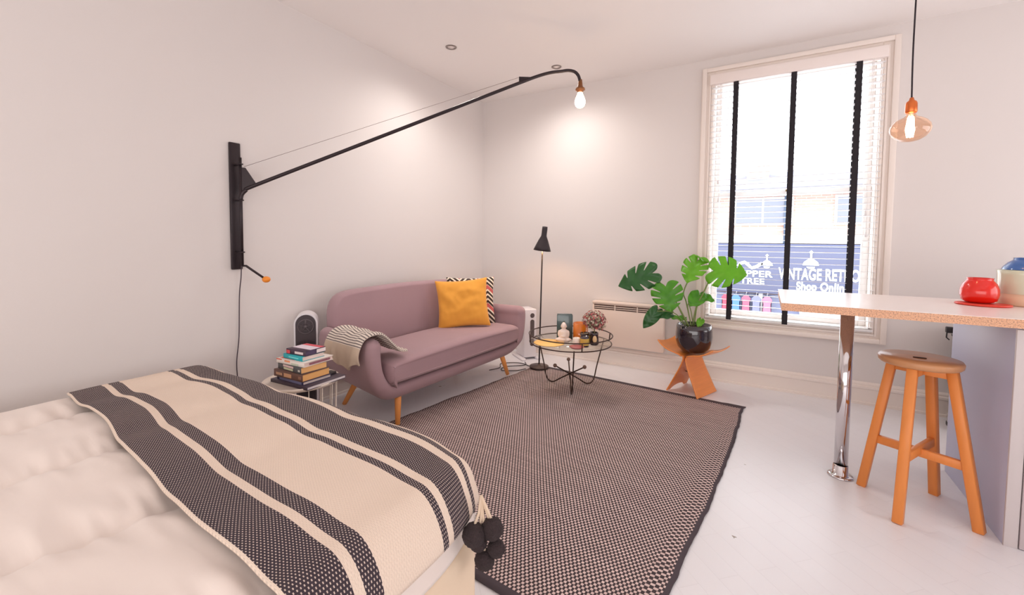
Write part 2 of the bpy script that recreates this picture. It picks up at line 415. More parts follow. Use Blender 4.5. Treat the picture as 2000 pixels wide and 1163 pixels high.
for i, (x, c, n_) in enumerate([(-.95, (196, 74, 90), 'red'), (-.70, (86, 120, 178), 'blue'), (-.45, (150, 90, 110), 'plum'), (-.2, (120, 120, 150), 'grey'), (.06, (190, 110, 130), 'pink')]):
    g = thing('hanging_garment', n_+' garment hanging outside the shop front across the street', 'garment', (x, YE-.35, -.46), 0, 'clothes hung outside the shop')
    obj('cloth', MB().rounded([(-.11, -.40), (.11, -.40), (.10, .0), (.12, .12), (.06, .2), (-.06, .2), (-.12, .12), (-.10, 0)], -.03, .03, .015, lambda a, b, d: Vector((a, d, b))), mat('garment_'+n_, c, .9), g)
    obj('hanger', MB().tube([(0, 0, .2), (0, 0, .27), (.02, 0, .29), (0, 0, .31)], .004, 6), STONE, g)
gr = obj('pavement', MB().box(-14, 16, YW+2.0, YE+.0, -3.45, -3.3), mat('pale_asphalt', (158, 156, 156), .9, var=.05)); struct(gr, 'pale street surface outside')

# ------------------------------------------------------------------ rug
def rug_mat():
    m = bpy.data.materials.new('woven_rug'); m.use_nodes = True; t = NT(m); b = t.n['Principled BSDF']; b.inputs['Roughness'].default_value = .95
    uv = t.new('ShaderNodeUVMap'); sx = t.new('ShaderNodeSeparateXYZ')
    nz = t.new('ShaderNodeTexNoise'); nz.inputs['Scale'].default_value = 3.0; nz.inputs['Detail'].default_value = 2; t.l.new(uv.outputs[0], nz.inputs['Vector'])
    add = t.new('ShaderNodeVectorMath', operation='MULTIPLY_ADD'); t.l.new(nz.outputs['Color'], add.inputs[0]); add.inputs[1].default_value = (.012, .012, 0); t.l.new(uv.outputs[0], add.inputs[2])
    t.l.new(add.outputs[0], sx.inputs[0]); U, V = sx.outputs[0], sx.outputs[1]
    CWx, CWy = .0170, .0135
    v = t.math('DIVIDE', V, CWy); row = t.math('FLOOR', v); fv = t.math('FRACT', v)
    off = t.math('MULTIPLY', t.math('MODULO', t.math('ABSOLUTE', row), 2.0), .5)
    u = t.math('ADD', t.math('DIVIDE', U, CWx), off); fu = t.math('FRACT', u)
    du = t.math('ABSOLUTE', t.math('SUBTRACT', fu, .5)); dv = t.math('ABSOLUTE', t.math('SUBTRACT', fv, .5))
    light = t.math('MULTIPLY', t.math('LESS_THAN', du, .27), t.math('LESS_THAN', dv, .40))
    n2 = t.new('ShaderNodeTexNoise'); n2.inputs['Scale'].default_value = 240; t.l.new(uv.outputs[0], n2.inputs['Vector'])
    n3 = t.new('ShaderNodeTexNoise'); n3.inputs['Scale'].default_value = 14; n3.inputs['Detail'].default_value = 4
    mp = t.new('ShaderNodeMapping'); mp.inputs['Scale'].default_value = (.25, 3, 1); t.l.new(uv.outputs[0], mp.inputs[0]); t.l.new(mp.outputs[0], n3.inputs['Vector'])
    dk = t.mix(n2.outputs['Fac'], lin((44, 34, 38)), lin((78, 64, 68)))
    lt = t.mix(n3.outputs['Fac'], lin((176, 150, 146)), lin((250, 228, 222)))
    c = t.mix(light, dk, lt)
    # dark bound edges
    eu = t.math('LESS_THAN', t.math('ABSOLUTE', t.math('SUBTRACT', sx.outputs[0], .5*RW)), .5*RW-.010)
    ev = t.math('LESS_THAN', t.math('ABSOLUTE', t.math('SUBTRACT', sx.outputs[1], .5*RL)), .5*RL-.042)
    c = t.mix(t.math('MULTIPLY', eu, ev), lin((76, 66, 72)), c)
    t.l.new(c, b.inputs['Base Color'])
    bp = t.new('ShaderNodeBump'); bp.inputs['Strength'].default_value = .5; bp.inputs['Distance'].default_value = .002
    h = t.math('ADD', light, n2.outputs['Fac']); t.l.new(h, bp.inputs['Height']); t.l.new(bp.outputs[0], b.inputs['Normal'])
    return m
RW, RL = 1.78, 2.42
rBL, rBR, rFR, rFL = Vector((-1.885, 3.695)), Vector((-.105, 3.550)), Vector((-.30, 1.16)), Vector((-2.21, 1.33))
rc = Vector((-1.1, 2.45, 0))
def rugpt(i, j):
    p = (rFL.lerp(rFR, i)).lerp(rBL.lerp(rBR, i), j)
    if i > .97: p = p+Vector((noise.noise(Vector((0, j*9, 2)))*.014+noise.noise(Vector((0, j*40, 5)))*.004+.035*math.sin(PI*j)*(j > 0), 0))
    if i < .03: p = p+Vector((noise.noise(Vector((3, j*9, 2)))*.014+noise.noise(Vector((4, j*30, 5)))*.006-.0*math.sin(PI*j), 0))
    if i > .93 and j > .995: p = p+Vector((.012, .01))
    z = .009+.0012*noise.noise(Vector((i*12, j*14, 0)))
    return Vector((p.x-rc.x, p.y-rc.y, z))
rm = MB(); NI, NJ = 60, 120; rm.grid(rugpt, NI, NJ)
lay = rm.bm.loops.layers.uv.new('UVMap'); rm.bm.verts.index_update(); rm.bm.verts.ensure_lookup_table()
for f in rm.bm.faces:
    for l in f.loops:
        a = l.vert.index; l[lay].uv = ((a//(NJ+1))/NI*RW, (a % (NJ+1))/NJ*RL)
ro = obj('rug', rm, rug_mat(), solid=.007)
tag(ro, 'large black and cream woven rug with dark bound edges on the white floor', 'rug', loc=rc)

# ------------------------------------------------------------------ sofa
SOFA = mat('mauve_sofa_fabric', (168, 138, 144), .92, var=.06, vscale=5, bump=.12, bscale=400, sheen=.15)
LEGW = mat('beech_leg', (246, 166, 92), .45, var=.06, vscale=20)
sf = thing('sofa', 'mauve grey two seat sofa with curved arms on splayed beech legs', 'sofa', (-1.975, 2.615, 0), math.radians(-2.6))
# local: x forward (0 = front plane), y along length, z up; the arms and base are one upholstered band
half = [(.842, .560), (.846, .52), (.840, .45), (.824, .38), (.786, .305), (.720, .252), (.640, .232), (.45, .229), (0, .228)]
cl = [Vector((-a, b, 0)) for a, b in half]+[Vector((a, b, 0)) for a, b in half[-2::-1]]
cl = smoothpath(cl, 8)
def fshell(a, b, d):   # d: 0 front .. .66 back
    k = 1-.085*(d/.66); rise = 0.0
    lift = .0+.035*(d/.66)*(1-min(1, (b-.18)/.4))
    return Vector((-d+.02-.045*max(0, (.30-b))/.12*(1-d/.66), a*k, b+lift))
def band(cl, H, D, R):
    """rounded-rectangle section swept along the band's centre line, with domed arm tops"""
    st = []; n = len(cl)
    for e in range(6): ph = PI/2*(1-e/6); st.append((cl[0], (cl[1]-cl[0]).normalized(), -H*math.sin(ph), math.cos(ph)))
    for k in range(n): st.append((cl[k], (cl[min(k+1, n-1)]-cl[max(k-1, 0)]).normalized(), 0.0, 1.0))
    for e in range(5, -1, -1): ph = PI/2*(1-e/6); st.append((cl[-1], (cl[-1]-cl[-2]).normalized(), H*math.sin(ph), math.cos(ph)))
    w = MB(); rings = []
    for p, t_, adv, k in st:
        nx, ny = -t_.y, t_.x; c = p+t_*adv; h = max(.003, H*k); d0 = H*(1-k)*.9; ring = []
        r = min(R, h); hd = D/2-d0
        for q in range(4):
            sx_, sy_ = ((1, 1), (-1, 1), (-1, -1), (1, -1))[q]
            for m in range(6):
                a = PI/2*q+PI/2*m/5
                u, v = sx_*(h-r)+r*math.cos(a), sy_*(hd-R)+R*math.sin(a)
                ring.append(w.bm.verts.new(fshell(c.x+nx*u, c.y+ny*u, D/2-v)))
        rings.append(ring)
    for A_, B_ in zip(rings, rings[1:]):
        for k in range(24):
            f = w.bm.faces.new((A_[k], A_[(k+1) % 24], B_[(k+1) % 24], B_[k])); f.smooth = True
    w.bm.faces.new(rings[0]); w.bm.faces.new(rings[-1]); return w
obj('frame', band(cl, .054, .655, .050), SOFA, sf)
bp_ = [(-.60, .25), (0, .25), (.60, .25), (.70, .30), (.74, .42), (.745, .60), (.74, .72), (.705, .80), (.62, .845), (.40, .858), (0, .866), (-.40, .858), (-.62, .845), (-.705, .80), (-.74, .72), (-.745, .60), (-.74, .42), (-.70, .30)]
bp_ = [(p.x, p.y) for p in smoothpath([Vector((a, b, 0)) for a, b in bp_], 3, True)]
obj('backrest', MB().rounded(bp_, .535, .645, .052, lambda a, b, d: Vector((-d-.05*(b-.3), a, b)), 8, .55), SOFA, sf)
cp = [(-.66, .298), (0, .298), (.66, .298), (.730, .308), (.752, .350), (.752, .415), (.725, .452), (.60, .464), (0, .480), (-.60, .464), (-.725, .452), (-.752, .415), (-.752, .350), (-.730, .308)]
cp = [(p.x, p.y) for p in smoothpath([Vector((a, b, 0)) for a, b in cp], 4, True)]
def fcush(a, b, d):
    fr = max(0, 1-d/.12)
    wr = .004*noise.noise(Vector((a*14, d*6, 1)))*(b > .4)
    return Vector((-d+.034+.012*math.cos(a*2), a*(1-.05*d), b-.02*max(0, d-.3)+wr))
obj('seat_cushion', MB().rounded(cp, 0, .54, .075, fcush, 8, .5), SOFA, sf)
def leg(x0, y0, x1, y1): return MB().tube([(x0, y0, .20), (x0*.8+x1*.2, y0*.8+y1*.2, .165), (x1, y1, .0105 if x0 > -.3 else 0.0)], [.023, .022, .016], 14)
for (x0, y0, x1, y1) in ((-.07, -.60, -.035, -.635), (-.07, .60, -.035, .655), (-.55, -.545, -.65, -.60), (-.55, .55, -.65, .62)):
    obj('leg', leg(x0, y0, x1, y1), LEGW, sf)

def pillow(n=26, W=.48, Hh=.48, T=.085, pinch=.03, seed=0, wr=.006):
    w = MB()
    def side(sg):
        def f(i, j):
            u, v = i*2-1, j*2-1
            e = (1-u*u)*(1-v*v)
            t_ = T*(max(0, e)**.42)
            px = 1-pinch*2.6*(1-v*v)*abs(u); py = 1-pinch*2.6*(1-u*u)*abs(v)
            nn = wr*(noise.noise(Vector((u*2.2+seed, v*2.8, sg*3)))*1.6+.6*noise.noise(Vector((u*7+seed, v*5, sg*3))))*(e**.3 if e > 0 else 0)
            return Vector((u*W/2*px, sg*(t_+nn), v*Hh/2*py))
        return f
    w.grid(side(1), n, n); w.grid(side(-1), n, n)
    bmesh.ops.remove_doubles(w.bm, verts=w.bm.verts[:], dist=.0005)
    return w
MUST = mat('mustard_fabric', (236, 164, 62), .85, var=.05, vscale=6, bump=.15, bscale=300, sheen=.2)
yc = obj('yellow_cushion', pillow(W=.47, Hh=.44, T=.08, pinch=.035, wr=.012), MUST, sub=1)
tag(yc, 'plain mustard yellow cushion leaning at the right end of the sofa', 'cushion')
yc.matrix_world = Matrix.Translation((-2.255, 2.962, .672)) @ Matrix.Rotation(math.radians(41), 4, 'Z') @ Matrix.Rotation(math.radians(-9), 4, 'X') @ Matrix.Rotation(math.radians(-4), 4, 'Y')
pm = bpy.data.materials.new('chevron_fabric'); pm.use_nodes = True; t = NT(pm); b = t.n['Principled BSDF']; b.inputs['Roughness'].default_value = .9
tc = t.new('ShaderNodeTexCoord'); sx = t.new('ShaderNodeSeparateXYZ'); t.l.new(tc.outputs['Object'], sx.inputs[0])
tri = t.math('PINGPONG', t.math('ADD', sx.outputs[0], .02), .085)
s_ = t.math('ADD', sx.outputs[2], t.math('MULTIPLY', tri, .9))
fr_ = t.math('FRACT', t.math('DIVIDE', s_, .042)); band = t.math('FRACT', t.math('DIVIDE', s_, .168))
c = t.mix(t.math('LESS_THAN', fr_, .42), lin((58, 44, 40)), lin((238, 226, 208)))
c = t.mix(t.math('MULTIPLY', t.math('LESS_THAN', t.math('ABSOLUTE', t.math('SUBTRACT', band, .72)), .11), 1.0), c, lin((196, 92, 92)))
t.l.new(c, b.inputs['Base Color'])
pc = obj('patterned_cushion', pillow(W=.46, Hh=.45, T=.065, pinch=.03, seed=5), pm, sub=1)
tag(pc, 'brown, cream and red chevron patterned cushion tucked behind the yellow one', 'cushion')
pc.matrix_world = Matrix.Translation((-2.325, 3.175, .668)) @ Matrix.Rotation(math.radians(44), 4, 'Z') @ Matrix.Rotation(math.radians(-12), 4, 'X')

# knitted throw over the left arm
kn = bpy.data.materials.new('striped_knit'); kn.use_nodes = True; t = NT(kn); b = t.n['Principled BSDF']; b.inputs['Roughness'].default_value = .95
uv = t.new('ShaderNodeUVMap'); sx = t.new('ShaderNodeSeparateXYZ'); t.l.new(uv.outputs[0], sx.inputs[0])
fr_ = t.math('FRACT', t.math('DIVIDE', sx.outputs[0], .0150))
dash = t.math('FRACT', t.math('DIVIDE', sx.outputs[1], .006))
st_ = t.math('MULTIPLY', t.math('LESS_THAN', fr_, .42), t.math('LESS_THAN', dash, .82))
st_ = t.math('MULTIPLY', st_, t.math('LESS_THAN', sx.outputs[0], .415))
hem = t.math('GREATER_THAN', sx.outputs[0], .415)
base = t.mix(hem, lin((226, 214, 202)), lin((198, 178, 158)))
c = t.mix(st_, base, lin((78, 66, 68))); t.l.new(c, b.inputs['Base Color'])
nb = t.new('ShaderNodeTexNoise'); nb.inputs['Scale'].default_value = 250; t.l.new(uv.outputs[0], nb.inputs['Vector'])
bp = t.new('ShaderNodeBump'); bp.inputs['Strength'].default_value = .4; bp.inputs['Distance'].default_value = .003; t.l.new(nb.outputs['Fac'], bp.inputs['Height']); t.l.new(bp.outputs[0], b.inputs['Normal'])
# path over the arm in (y,z) local of the sofa, from the seat to the outside
path = smoothpath([Vector((-.595, .497, 0)), Vector((-.655, .510, 0)), Vector((-.715, .562, 0)), Vector((-.760, .606, 0)), Vector((-.80, .634, 0)), Vector((-.85, .640, 0)), Vector((-.895, .622, 0)), Vector((-.930, .575, 0)), Vector((-.948, .52, 0)), Vector((-.945, .465, 0))], 8)
acc = [0.0]
for a, b_ in zip(path, path[1:]): acc.append(acc[-1]+(b_-a).length)
NPp = len(path)-1
def kpt(i, j):
    k = min(NPp, int(round(i*NPp))); p = path[k]; s = i
    ctr = -.07-.135*min(1, max(0, (s-.05)/.65)); half = .085+.100*min(1, s/.55)
    if s < .5: half *= 1.0
    q = j*2-1; x = ctr+q*half
    fold = .010*math.sin(q*7+s*3)*min(1, s*2)+.006*math.sin(q*15+2)
    nrm = Vector((-(path[min(k+1, NPp)]-path[max(k-1, 0)]).y, (path[min(k+1, NPp)]-path[max(k-1, 0)]).x)).normalized()
    y, z = p.x-nrm.x*fold*.7, p.y-nrm.y*fold*.7
    if s > .86:   # uneven hem: a pointed corner hangs at the front
        z += -.05*max(0, 1-abs(q-.25)/.35)*(s-.86)/.14+.02*math.sin(q*9)*(s-.86)/.14
        y -= .012*math.sin(q*12)*(s-.86)/.14
    return Vector((x, y*(1+.085*x/.66) if False else y+(-x)*.085, z))
km = MB(); km.grid(kpt, NPp, 26)
lay = km.bm.loops.layers.uv.new('UVMap'); km.bm.verts.index_update()
for f in km.bm.faces:
    for l in f.loops:
        a = l.vert.index; i, j = a//27, a % 27; l[lay].uv = (acc[i], j/26*.36)
ko = obj('knitted_throw', km, kn, solid=-.012, sub=1)
tag(ko, 'cream and black striped knitted throw draped over the left sofa arm', 'throw', loc=sf.location.copy(), rz=math.radians(-2.6))

# ------------------------------------------------------------------ bed
DUV = mat('cream_duvet_cotton', (238, 226, 218), .85, var=.015, vscale=4, bump=.06, bscale=30, sheen=.2)
LIN = mat('beige_bed_linen', (238, 216, 190), .9, var=.03, vscale=10, bump=.1, bscale=200)
BX0, BX1, BY0, BY1 = -2.62, -.71, -1.30, 1.09
bed = thing('bed', 'double bed with beige linen valance base beside the left wall', 'bed', ((BX0+BX1)/2, (BY0+BY1)/2, 0))
ox, oy = (BX0+BX1)/2, (BY0+BY1)/2
obj('base', MB().box(BX0-ox+.02, BX1-ox-.003, BY0-oy+.02, BY1-oy-.07, .03, .33, .03, 3), LIN, bed)
obj('mattress', MB().box(BX0-ox+.04, BX1-ox-.11, BY0-oy+.02, BY1-oy-.15, .33, .47, .06, 4), mat('mattress_sheet', (238, 222, 206), .9), bed)
for x in (BX0-ox+.1, BX1-ox-.1):
    for y in (BY0-oy+.1, BY1-oy-.17):
        obj('foot', MB().lathe([(0, 0), (.025, 0), (.025, .035), (0, .035)], 12, (x, y, 0)), mat('black_plastic', (40, 38, 40), .4), bed)
def edge(a, R=.085):
    """unrolled distance past the rounding start -> (horizontal, drop)"""
    if a <= 0: return a, 0.0
    if a < R*PI/2: return R*math.sin(a/R), R*(1-math.cos(a/R))
    return R, R+(a-R*PI/2)
TOPZ = .540
def ripple(x, y, fine=1.0):
    n = noise.noise(Vector((x*1.3, y*1.7, 0)))*.012
    # stitched channels running the length of the duvet, crinkled across the stitching
    for xb in (-2.32, -1.82, -1.32, -.84):
        d = abs(x-xb-.012*math.sin(y*9+xb*3))
        n -= .020*math.exp(-(d/.075)**2)+fine*.010*math.exp(-(d/.018)**2)
        cr = noise.noise(Vector((x*4+xb, y*17, 3)))*.7+noise.noise(Vector((x*6, y*34, 5)))*.4
        n += fine*.024*cr*math.exp(-(d/.13)**2)
    n += fine*(.004*noise.noise(Vector((x*5, y*12, 3)))+.003*noise.noise(Vector((x*13, y*9, 7))))
    return n
def cover(x, y, off, amp=1.0, rx=.085, ry=.085, fine=1.0):
    """bed surface point for unrolled coordinates x,y (offset outwards)"""
    X1, Y1, X0 = BX1+.000, BY1+.03, BX0+.02
    hx, dx = edge(x-(X1-rx), rx); hy, dy = edge(y-(Y1-ry), ry); h0, d0 = edge((X0+rx)-x, rx)
    px = (X1-rx)+hx if x > X0+rx else (X0+rx)-h0
    py = (Y1-ry)+hy
    if dx+d0 > 0 and x > (X1-rx): px += off*min(1, dx/rx)
    if d0 > 0: px -= off*min(1, d0/rx)
    if dy > 0: py += off*min(1, dy/ry)
    fall = min(1, (dx+dy+d0)/rx)
    z = TOPZ-math.sqrt(dx*dx+dy*dy+d0*d0)+off*(1-fall*.7)+ripple(x, y, fine)*amp*(1-.6*fall)
    # rounded plan corner at the foot of the bed
    kr = .34; kx, ky = X1-kr, Y1-kr
    if px > kx and py > ky:
        u_k, v_k = (px-kx)/kr, (py-ky)/kr
        px, py = kx+kr*u_k*math.sqrt(1-.30*min(1, v_k)**2), ky+kr*v_k*math.sqrt(1-.30*min(1, u_k)**2)
    z -= .022*max(0.0, min(1.4, (x+1.0)/.3))**2
    return Vector((px, py, z))
dv = MB(); U0, U1, V0, V1 = BX0-.16, BX1+.13, BY0+.05, BY1+.16
dv.grid(lambda i, j: (lambda p: p-Vector((-1.6, 0, 0)))(cover(U0+(U1-U0)*i, V0+(V1-V0)*j, 0)), 240, 280)
do = obj('duvet', dv, DUV, solid=.02); tag(do, 'puffy cream white duvet with stitched channels covering the bed', 'duvet', loc=(-1.6, 0, 0))

def throw_mat():
    m = bpy.data.materials.new('striped_bed_throw'); m.use_nodes = True; t = NT(m); b = t.n['Principled BSDF']; b.inputs['Roughness'].default_value = .95
    uv = t.new('ShaderNodeUVMap'); sx = t.new('ShaderNodeSeparateXYZ'); t.l.new(uv.outputs[0], sx.inputs[0]); U, V = sx.outputs[0], sx.outputs[1]
    stripes = [(.006, .108), (.130, .168), (.352, .376), (.402, .500), (.528, .550)]
    dark = None
    for a, b_ in stripes:
        s = t.math('MULTIPLY', t.math('GREATER_THAN', U, a), t.math('LESS_THAN', U, b_))
        dark = s if dark is None else t.math('ADD', dark, s)
    C1 = .0072
    v = t.math('DIVIDE', V, C1); row = t.math('FLOOR', v); fv = t.math('FRACT', v)
    off = t.math('MULTIPLY', t.math('MODULO', t.math('ABSOLUTE', row), 2.0), .5)
    u = t.math('ADD', t.math('DIVIDE', U, C1*.95), off); fu = t.math('FRACT', u)
    dot = t.math('MULTIPLY', t.math('LESS_THAN', t.math('ABSOLUTE', t.math('SUBTRACT', fu, .5)), .17), t.math('LESS_THAN', t.math('ABSOLUTE', t.math('SUBTRACT', fv, .5)), .25))
    n = t.new('ShaderNodeTexNoise'); n.inputs['Scale'].default_value = 300; t.l.new(uv.outputs[0], n.inputs['Vector'])
    dk = t.mix(n.outputs['Fac'], lin((44, 36, 43)), lin((76, 63, 72)))
    darkc = t.mix(dot, dk, lin((214, 196, 184)))
    ln = t.mix(n.outputs['Fac'], lin((226, 204, 186)), lin((244, 228, 212)))
    dashes = t.math('MULTIPLY', t.math('LESS_THAN', fu, .12), .22)  # faint darker dashes in the cream weave
    lightc = t.mix(dashes, ln, lin((120, 100, 92)))
    t.l.new(t.mix(dark, lightc, darkc), b.inputs['Base Color'])
    bp = t.new('ShaderNodeBump'); bp.inputs['Strength'].default_value = .6; bp.inputs['Distance'].default_value = .002
    t.l.new(t.math('ADD', dot, n.outputs['Fac']), bp.inputs['Height']); t.l.new(bp.outputs[0], b.inputs['Normal'])
    return m
TV0, TV1 = BX0+.10, BX1+.060        # along the bed width
TW = .60
def thr(i, j):
    x = TV0+(TV1-TV0)*j
    y0 = .568-.135*j+.012*math.sin(j*7)+.01*noise.noise(Vector((j*6, 0, 9)))
    y = y0+TW*i*(1+.16*j+.02*math.sin(j*5))
    if j > .9: y -= .02*(j-.9)/.1*i
    p = cover(x, y, .021, .42, fine=.05)
    p.z += .004*noise.noise(Vector((x*7, y*5, 20)))
    if j < .02: p.z -= .004
    return p-Vector((-1.6, .8, 0))
tm = MB(); NA, NB_ = 60, 170; tm.grid(thr, NA, NB_)
lay = tm.bm.loops.layers.uv.new('UVMap'); tm.bm.verts.index_update()
for f in tm.bm.faces:
    for l in f.loops:
        a = l.vert.index; l[lay].uv = ((a//(NB_+1))/NA*TW, (a % (NB_+1))/NB_*(TV1-TV0))
bt = thing('bed_throw', 'charcoal and cream striped woven throw laid across the end of the bed', 'blanket', (-1.6, .8, 0))
obj('blanket', tm, throw_mat(), bt, solid=-.006)
PP = mat('dark_pompom_wool', (62, 50, 52), 1.0, var=.25, vscale=60, bump=1.0, bscale=220)
def pompom(c, r):
    w = MB(); b2 = bmesh.new(); bmesh.ops.create_icosphere(b2, subdivisions=4, radius=1)
    for v in b2.verts:
        k = 1+.07*noise.noise(v.co*6+Vector(c)*9)+.03*random.uniform(-1, 1)
        v.co = Vector(c)+v.co*r*k
    w._add(b2, True); return w
cn = Vector((-.675, .975, .485))
for d, r in (((.0, -.035, -.085), .032), ((.035, .005, -.078), .031), ((.045, .01, -.135), .025), ((.02, -.01, -.165), .028), ((.005, -.02, -.115), .024)):
    q = cn+Vector(d)-Vector((-1.6, .8, 0)); po = obj('pompom', pompom(q, r), PP, bt)
    c0 = cn-Vector((-1.6, .8, 0))
    obj('tassel_cord', MB().tube([c0+Vector((0, 0, .01)), (c0+q)/2+Vector((.004, 0, .01)), q+Vector((0, 0, r*.7))], .004, 8), mat('cream_cord', (226, 204, 180), .9), po)

# ------------------------------------------------------------------ side table with books
PW = mat('cream_powder_coat', (232, 220, 208), .5)
TX, TY, TZ = -2.185, 1.41, .445
stb = thing('side_table', 'round cream metal side table with wire sides between bed and sofa', 'side table', (TX, TY, 0))
obj('table_top', MB().lathe([(0, TZ-.008), (.186, TZ-.008), (.191, TZ-.012), (.193, TZ+.004), (.189, TZ+.006), (.186, TZ), (0, TZ)], 48), PW, stb)
obj('base_ring', MB().tube([(.17*math.cos(a), .17*math.sin(a), .006) for a in [2*PI*k/40 for k in range(40)]], .004, 8, True).move(Matrix.Translation((0,0,.008))), PW, stb)
for k in range(16):
    a = 2*PI*k/16; obj('wire', MB().tube([(.182*math.cos(a), .182*math.sin(a), TZ-.008), (.17*math.cos(a), .17*math.sin(a), .006)], .0025, 6), PW, stb)
def book(name_lab, cx, cy, z, L, Wd, T, ang, cover_rgb, page_rgb, stripe=None, group='books stacked on the side table', var=0.0, title=None):
    """spine faces -y, fore edge hidden; front right corner near camera"""
    b0 = thing('book', name_lab, 'book', (cx, cy, z), math.radians(ang), group)
    cm = mat('book_cover_%d_%d_%d' % cover_rgb, cover_rgb, .45)
    ct = .0022
    c_ = MB(); c_.box(-L/2, L/2, -Wd/2, Wd/2, 0, ct, .0006, 1); c_.box(-L/2, L/2, -Wd/2, Wd/2, T-ct, T, .0006, 1); c_.box(-L/2, L/2, -Wd/2, -Wd/2+ct*1.3, 0, T, .0008, 1)
    obj('cover', c_, cm, b0)
    obj('pages', MB().box(-L/2+.004, L/2-.004, -Wd/2+.003, Wd/2-.004, ct, T-ct), mat('pages_%d_%d_%d' % page_rgb, page_rgb, .9, bump=.3, bscale=30, stretch=(.2, .2, 60)), b0)
    for q, (x0, x1, z0, z1, rgb, lab) in enumerate(stripe or []):
        obj('spine_label', MB().box(-L/2+x0*L, -L/2+x1*L, -Wd/2-.0008, -Wd/2, z0*T, z1*T), mat('spine_%d_%d_%d' % rgb, rgb, .5), b0)
    return b0
# corner nearest the camera is (cx+L/2, cy-W/2)
def place(cornerx, cornery, L, Wd): return cornerx-L/2, cornery+Wd/2
x, y = place(-1.995, 1.305, .30, .245)
book('large flat dark book with white pages at the bottom of the stack', x, y, TZ, .30, .245, .017, 3, (70, 58, 72), (236, 228, 230))
x, y = place(-2.035, 1.318, .225, .17)
book('thin navy paperback with white pages, second from the bottom of the stack', x, y, TZ+.017, .225, .17, .017, 1, (50, 48, 84), (230, 214, 206), [(.1, .95, .1, .9, (120, 122, 160), '')])
x, y = place(-2.04, 1.312, .235, .17)
b_ = book('thick brown paperback with orange toned page edges in the middle of the stack', x, y, TZ+.034, .235, .17, .038, 3, (104, 72, 62), (244, 186, 118), [(.08, .30, .3, .65, (190, 150, 120), ''), (.36, .62, .2, .72, (208, 160, 122), ''), (.86, .95, .3, .7, (150, 110, 90), '')])
x, y = place(-2.05, 1.322, .21, .155)
b_ = book('thick charcoal paperback with tan page edges above the brown one', x, y, TZ+.072, .21, .155, .035, -1, (82, 82, 84), (244, 190, 128), [(.24, .68, .55, .85, (220, 190, 186), ''), (.26, .66, .15, .45, (206, 204, 170), ''), (.88, .96, .3, .6, (200, 196, 190), '')])
x, y = place(-2.045, 1.322, .22, .185)
b_ = book('cream and red patterned book with printed page side, third from top', x, y, TZ+.107, .22, .185, .024, 4, (232, 222, 214), (228, 206, 198), [(.0, .2, .75, .98, (220, 90, 70), ''), (.3, .5, .5, .9, (226, 150, 110), ''), (.55, .8, .1, .5, (190, 200, 180), '')])
obj('cover_art', MB().box(-.10, .02, -.08, .085, .0241, .0247), mat('red_print', (222, 92, 74), .5, var=.4, vscale=25), b_)
obj('side_print', MB().box(.1092, .1103, -.06, .07, .006, .017), mat('plum_print', (150, 96, 108), .6, var=.5, vscale=120), b_)
x, y = place(-2.072, 1.338, .16, .135)
b_ = book('small turquoise book with white pages, second from the top', x, y, TZ+.131, .16, .135, .025, 2, (34, 168, 178), (240, 216, 208), [(.3, .8, .4, .6, (130, 220, 222), '')])
x, y = place(-2.068, 1.348, .15, .13)
b_ = book('small dark boxed paperback on top of the stack of books', x, y, TZ+.156, .15, .13, .028, 5, (66, 46, 66), (90, 76, 104), [(.02, .2, .1, .75, (212, 70, 78), ''), (.45, .88, .25, .7, (232, 214, 214), '')])
obj('cover_art', MB().box(-.072, .072, -.03, .03, .0281, .0286), mat('pale_print', (226, 214, 226), .5, var=.15, vscale=30), b_)
obj('cover_art', MB().box(-.072, .072, .032, .060, .0281, .0286), mat('red_print2', (214, 74, 88), .5), b_)
obj('price_sticker', MB().box(.0748, .0755, .005, .062, .005, .024), mat('sticker_white', (238, 226, 226), .5), b_)
dk = obj('card_box', MB().box(-.022, .022, -.03, .03, 0, .014, .002), mat('near_black', (44, 36, 38), .5)); tag(dk, 'small dark box lying on the bottom book behind the stack', 'box', loc=(-2.085, 1.512, TZ+.0175), rz=.1)
# coiled cable and adapter under the table
cb = thing('coiled_cable', 'black cable coiled on the floor under the side table', 'cable', (-2.13, 1.60, 0))
obj('cable', MB().tube([(.12*math.cos(a)*(1+.03*math.sin(3*a)), .10*math.sin(a), .008+.002*math.sin(a*1.5)) for a in [2*PI*k/30 for k in range(58)]], .006, 8), mat('black_rubber', (30, 26, 28), .5), cb)

# ------------------------------------------------------------------ tower fan heater by the wall
hw = MB(); arch = lambda W_, H_, n=18: [(-W_, 0)]+[(W_, 0)]+[(W_*math.cos(a), H_-W_+W_*math.sin(a)) for a in [PI*k/n for k in range(n+1)]]
fh = thing('fan_heater', 'upright white fan heater with arched dark grille between side table and sofa', 'heater', (-2.745, 1.815, 0), math.radians(52))
My = Matrix.Rotation(PI/2, 4, 'X')
obj('body', MB().prism(arch(.074, .712), -.07, .07, My, False), mat('white_plastic', (236, 232, 236), .35), fh)
front = obj('front_panel', MB().prism([(x, y+.012) for x, y in arch(.063, .69)], .07, .076, My), mat('dark_grille', (66, 56, 62), .45), fh)
obj('fan_surround', MB().tube([(.048*math.cos(a), -.078, .622+.048*math.sin(a)) for a in [2*PI*k/32 for k in range(32)]], .004, 8, True), mat('dark_satin', (92, 82, 86), .35), front)
fb = MB()
for k in range(5):
    a = PI/2+2*PI*k/5; fb.beam((.010*math.cos(a), -.079, .622+.010*math.sin(a)), (.046*math.cos(a), -.079, .622+.046*math.sin(a)), .010, .004, .001)
    a2 = a+2*PI/5; fb.beam((.028*math.cos(a), -.079, .622+.028*math.sin(a)), (.028*math.cos(a2), -.079, .622+.028*math.sin(a2)), .004, .003, .001)
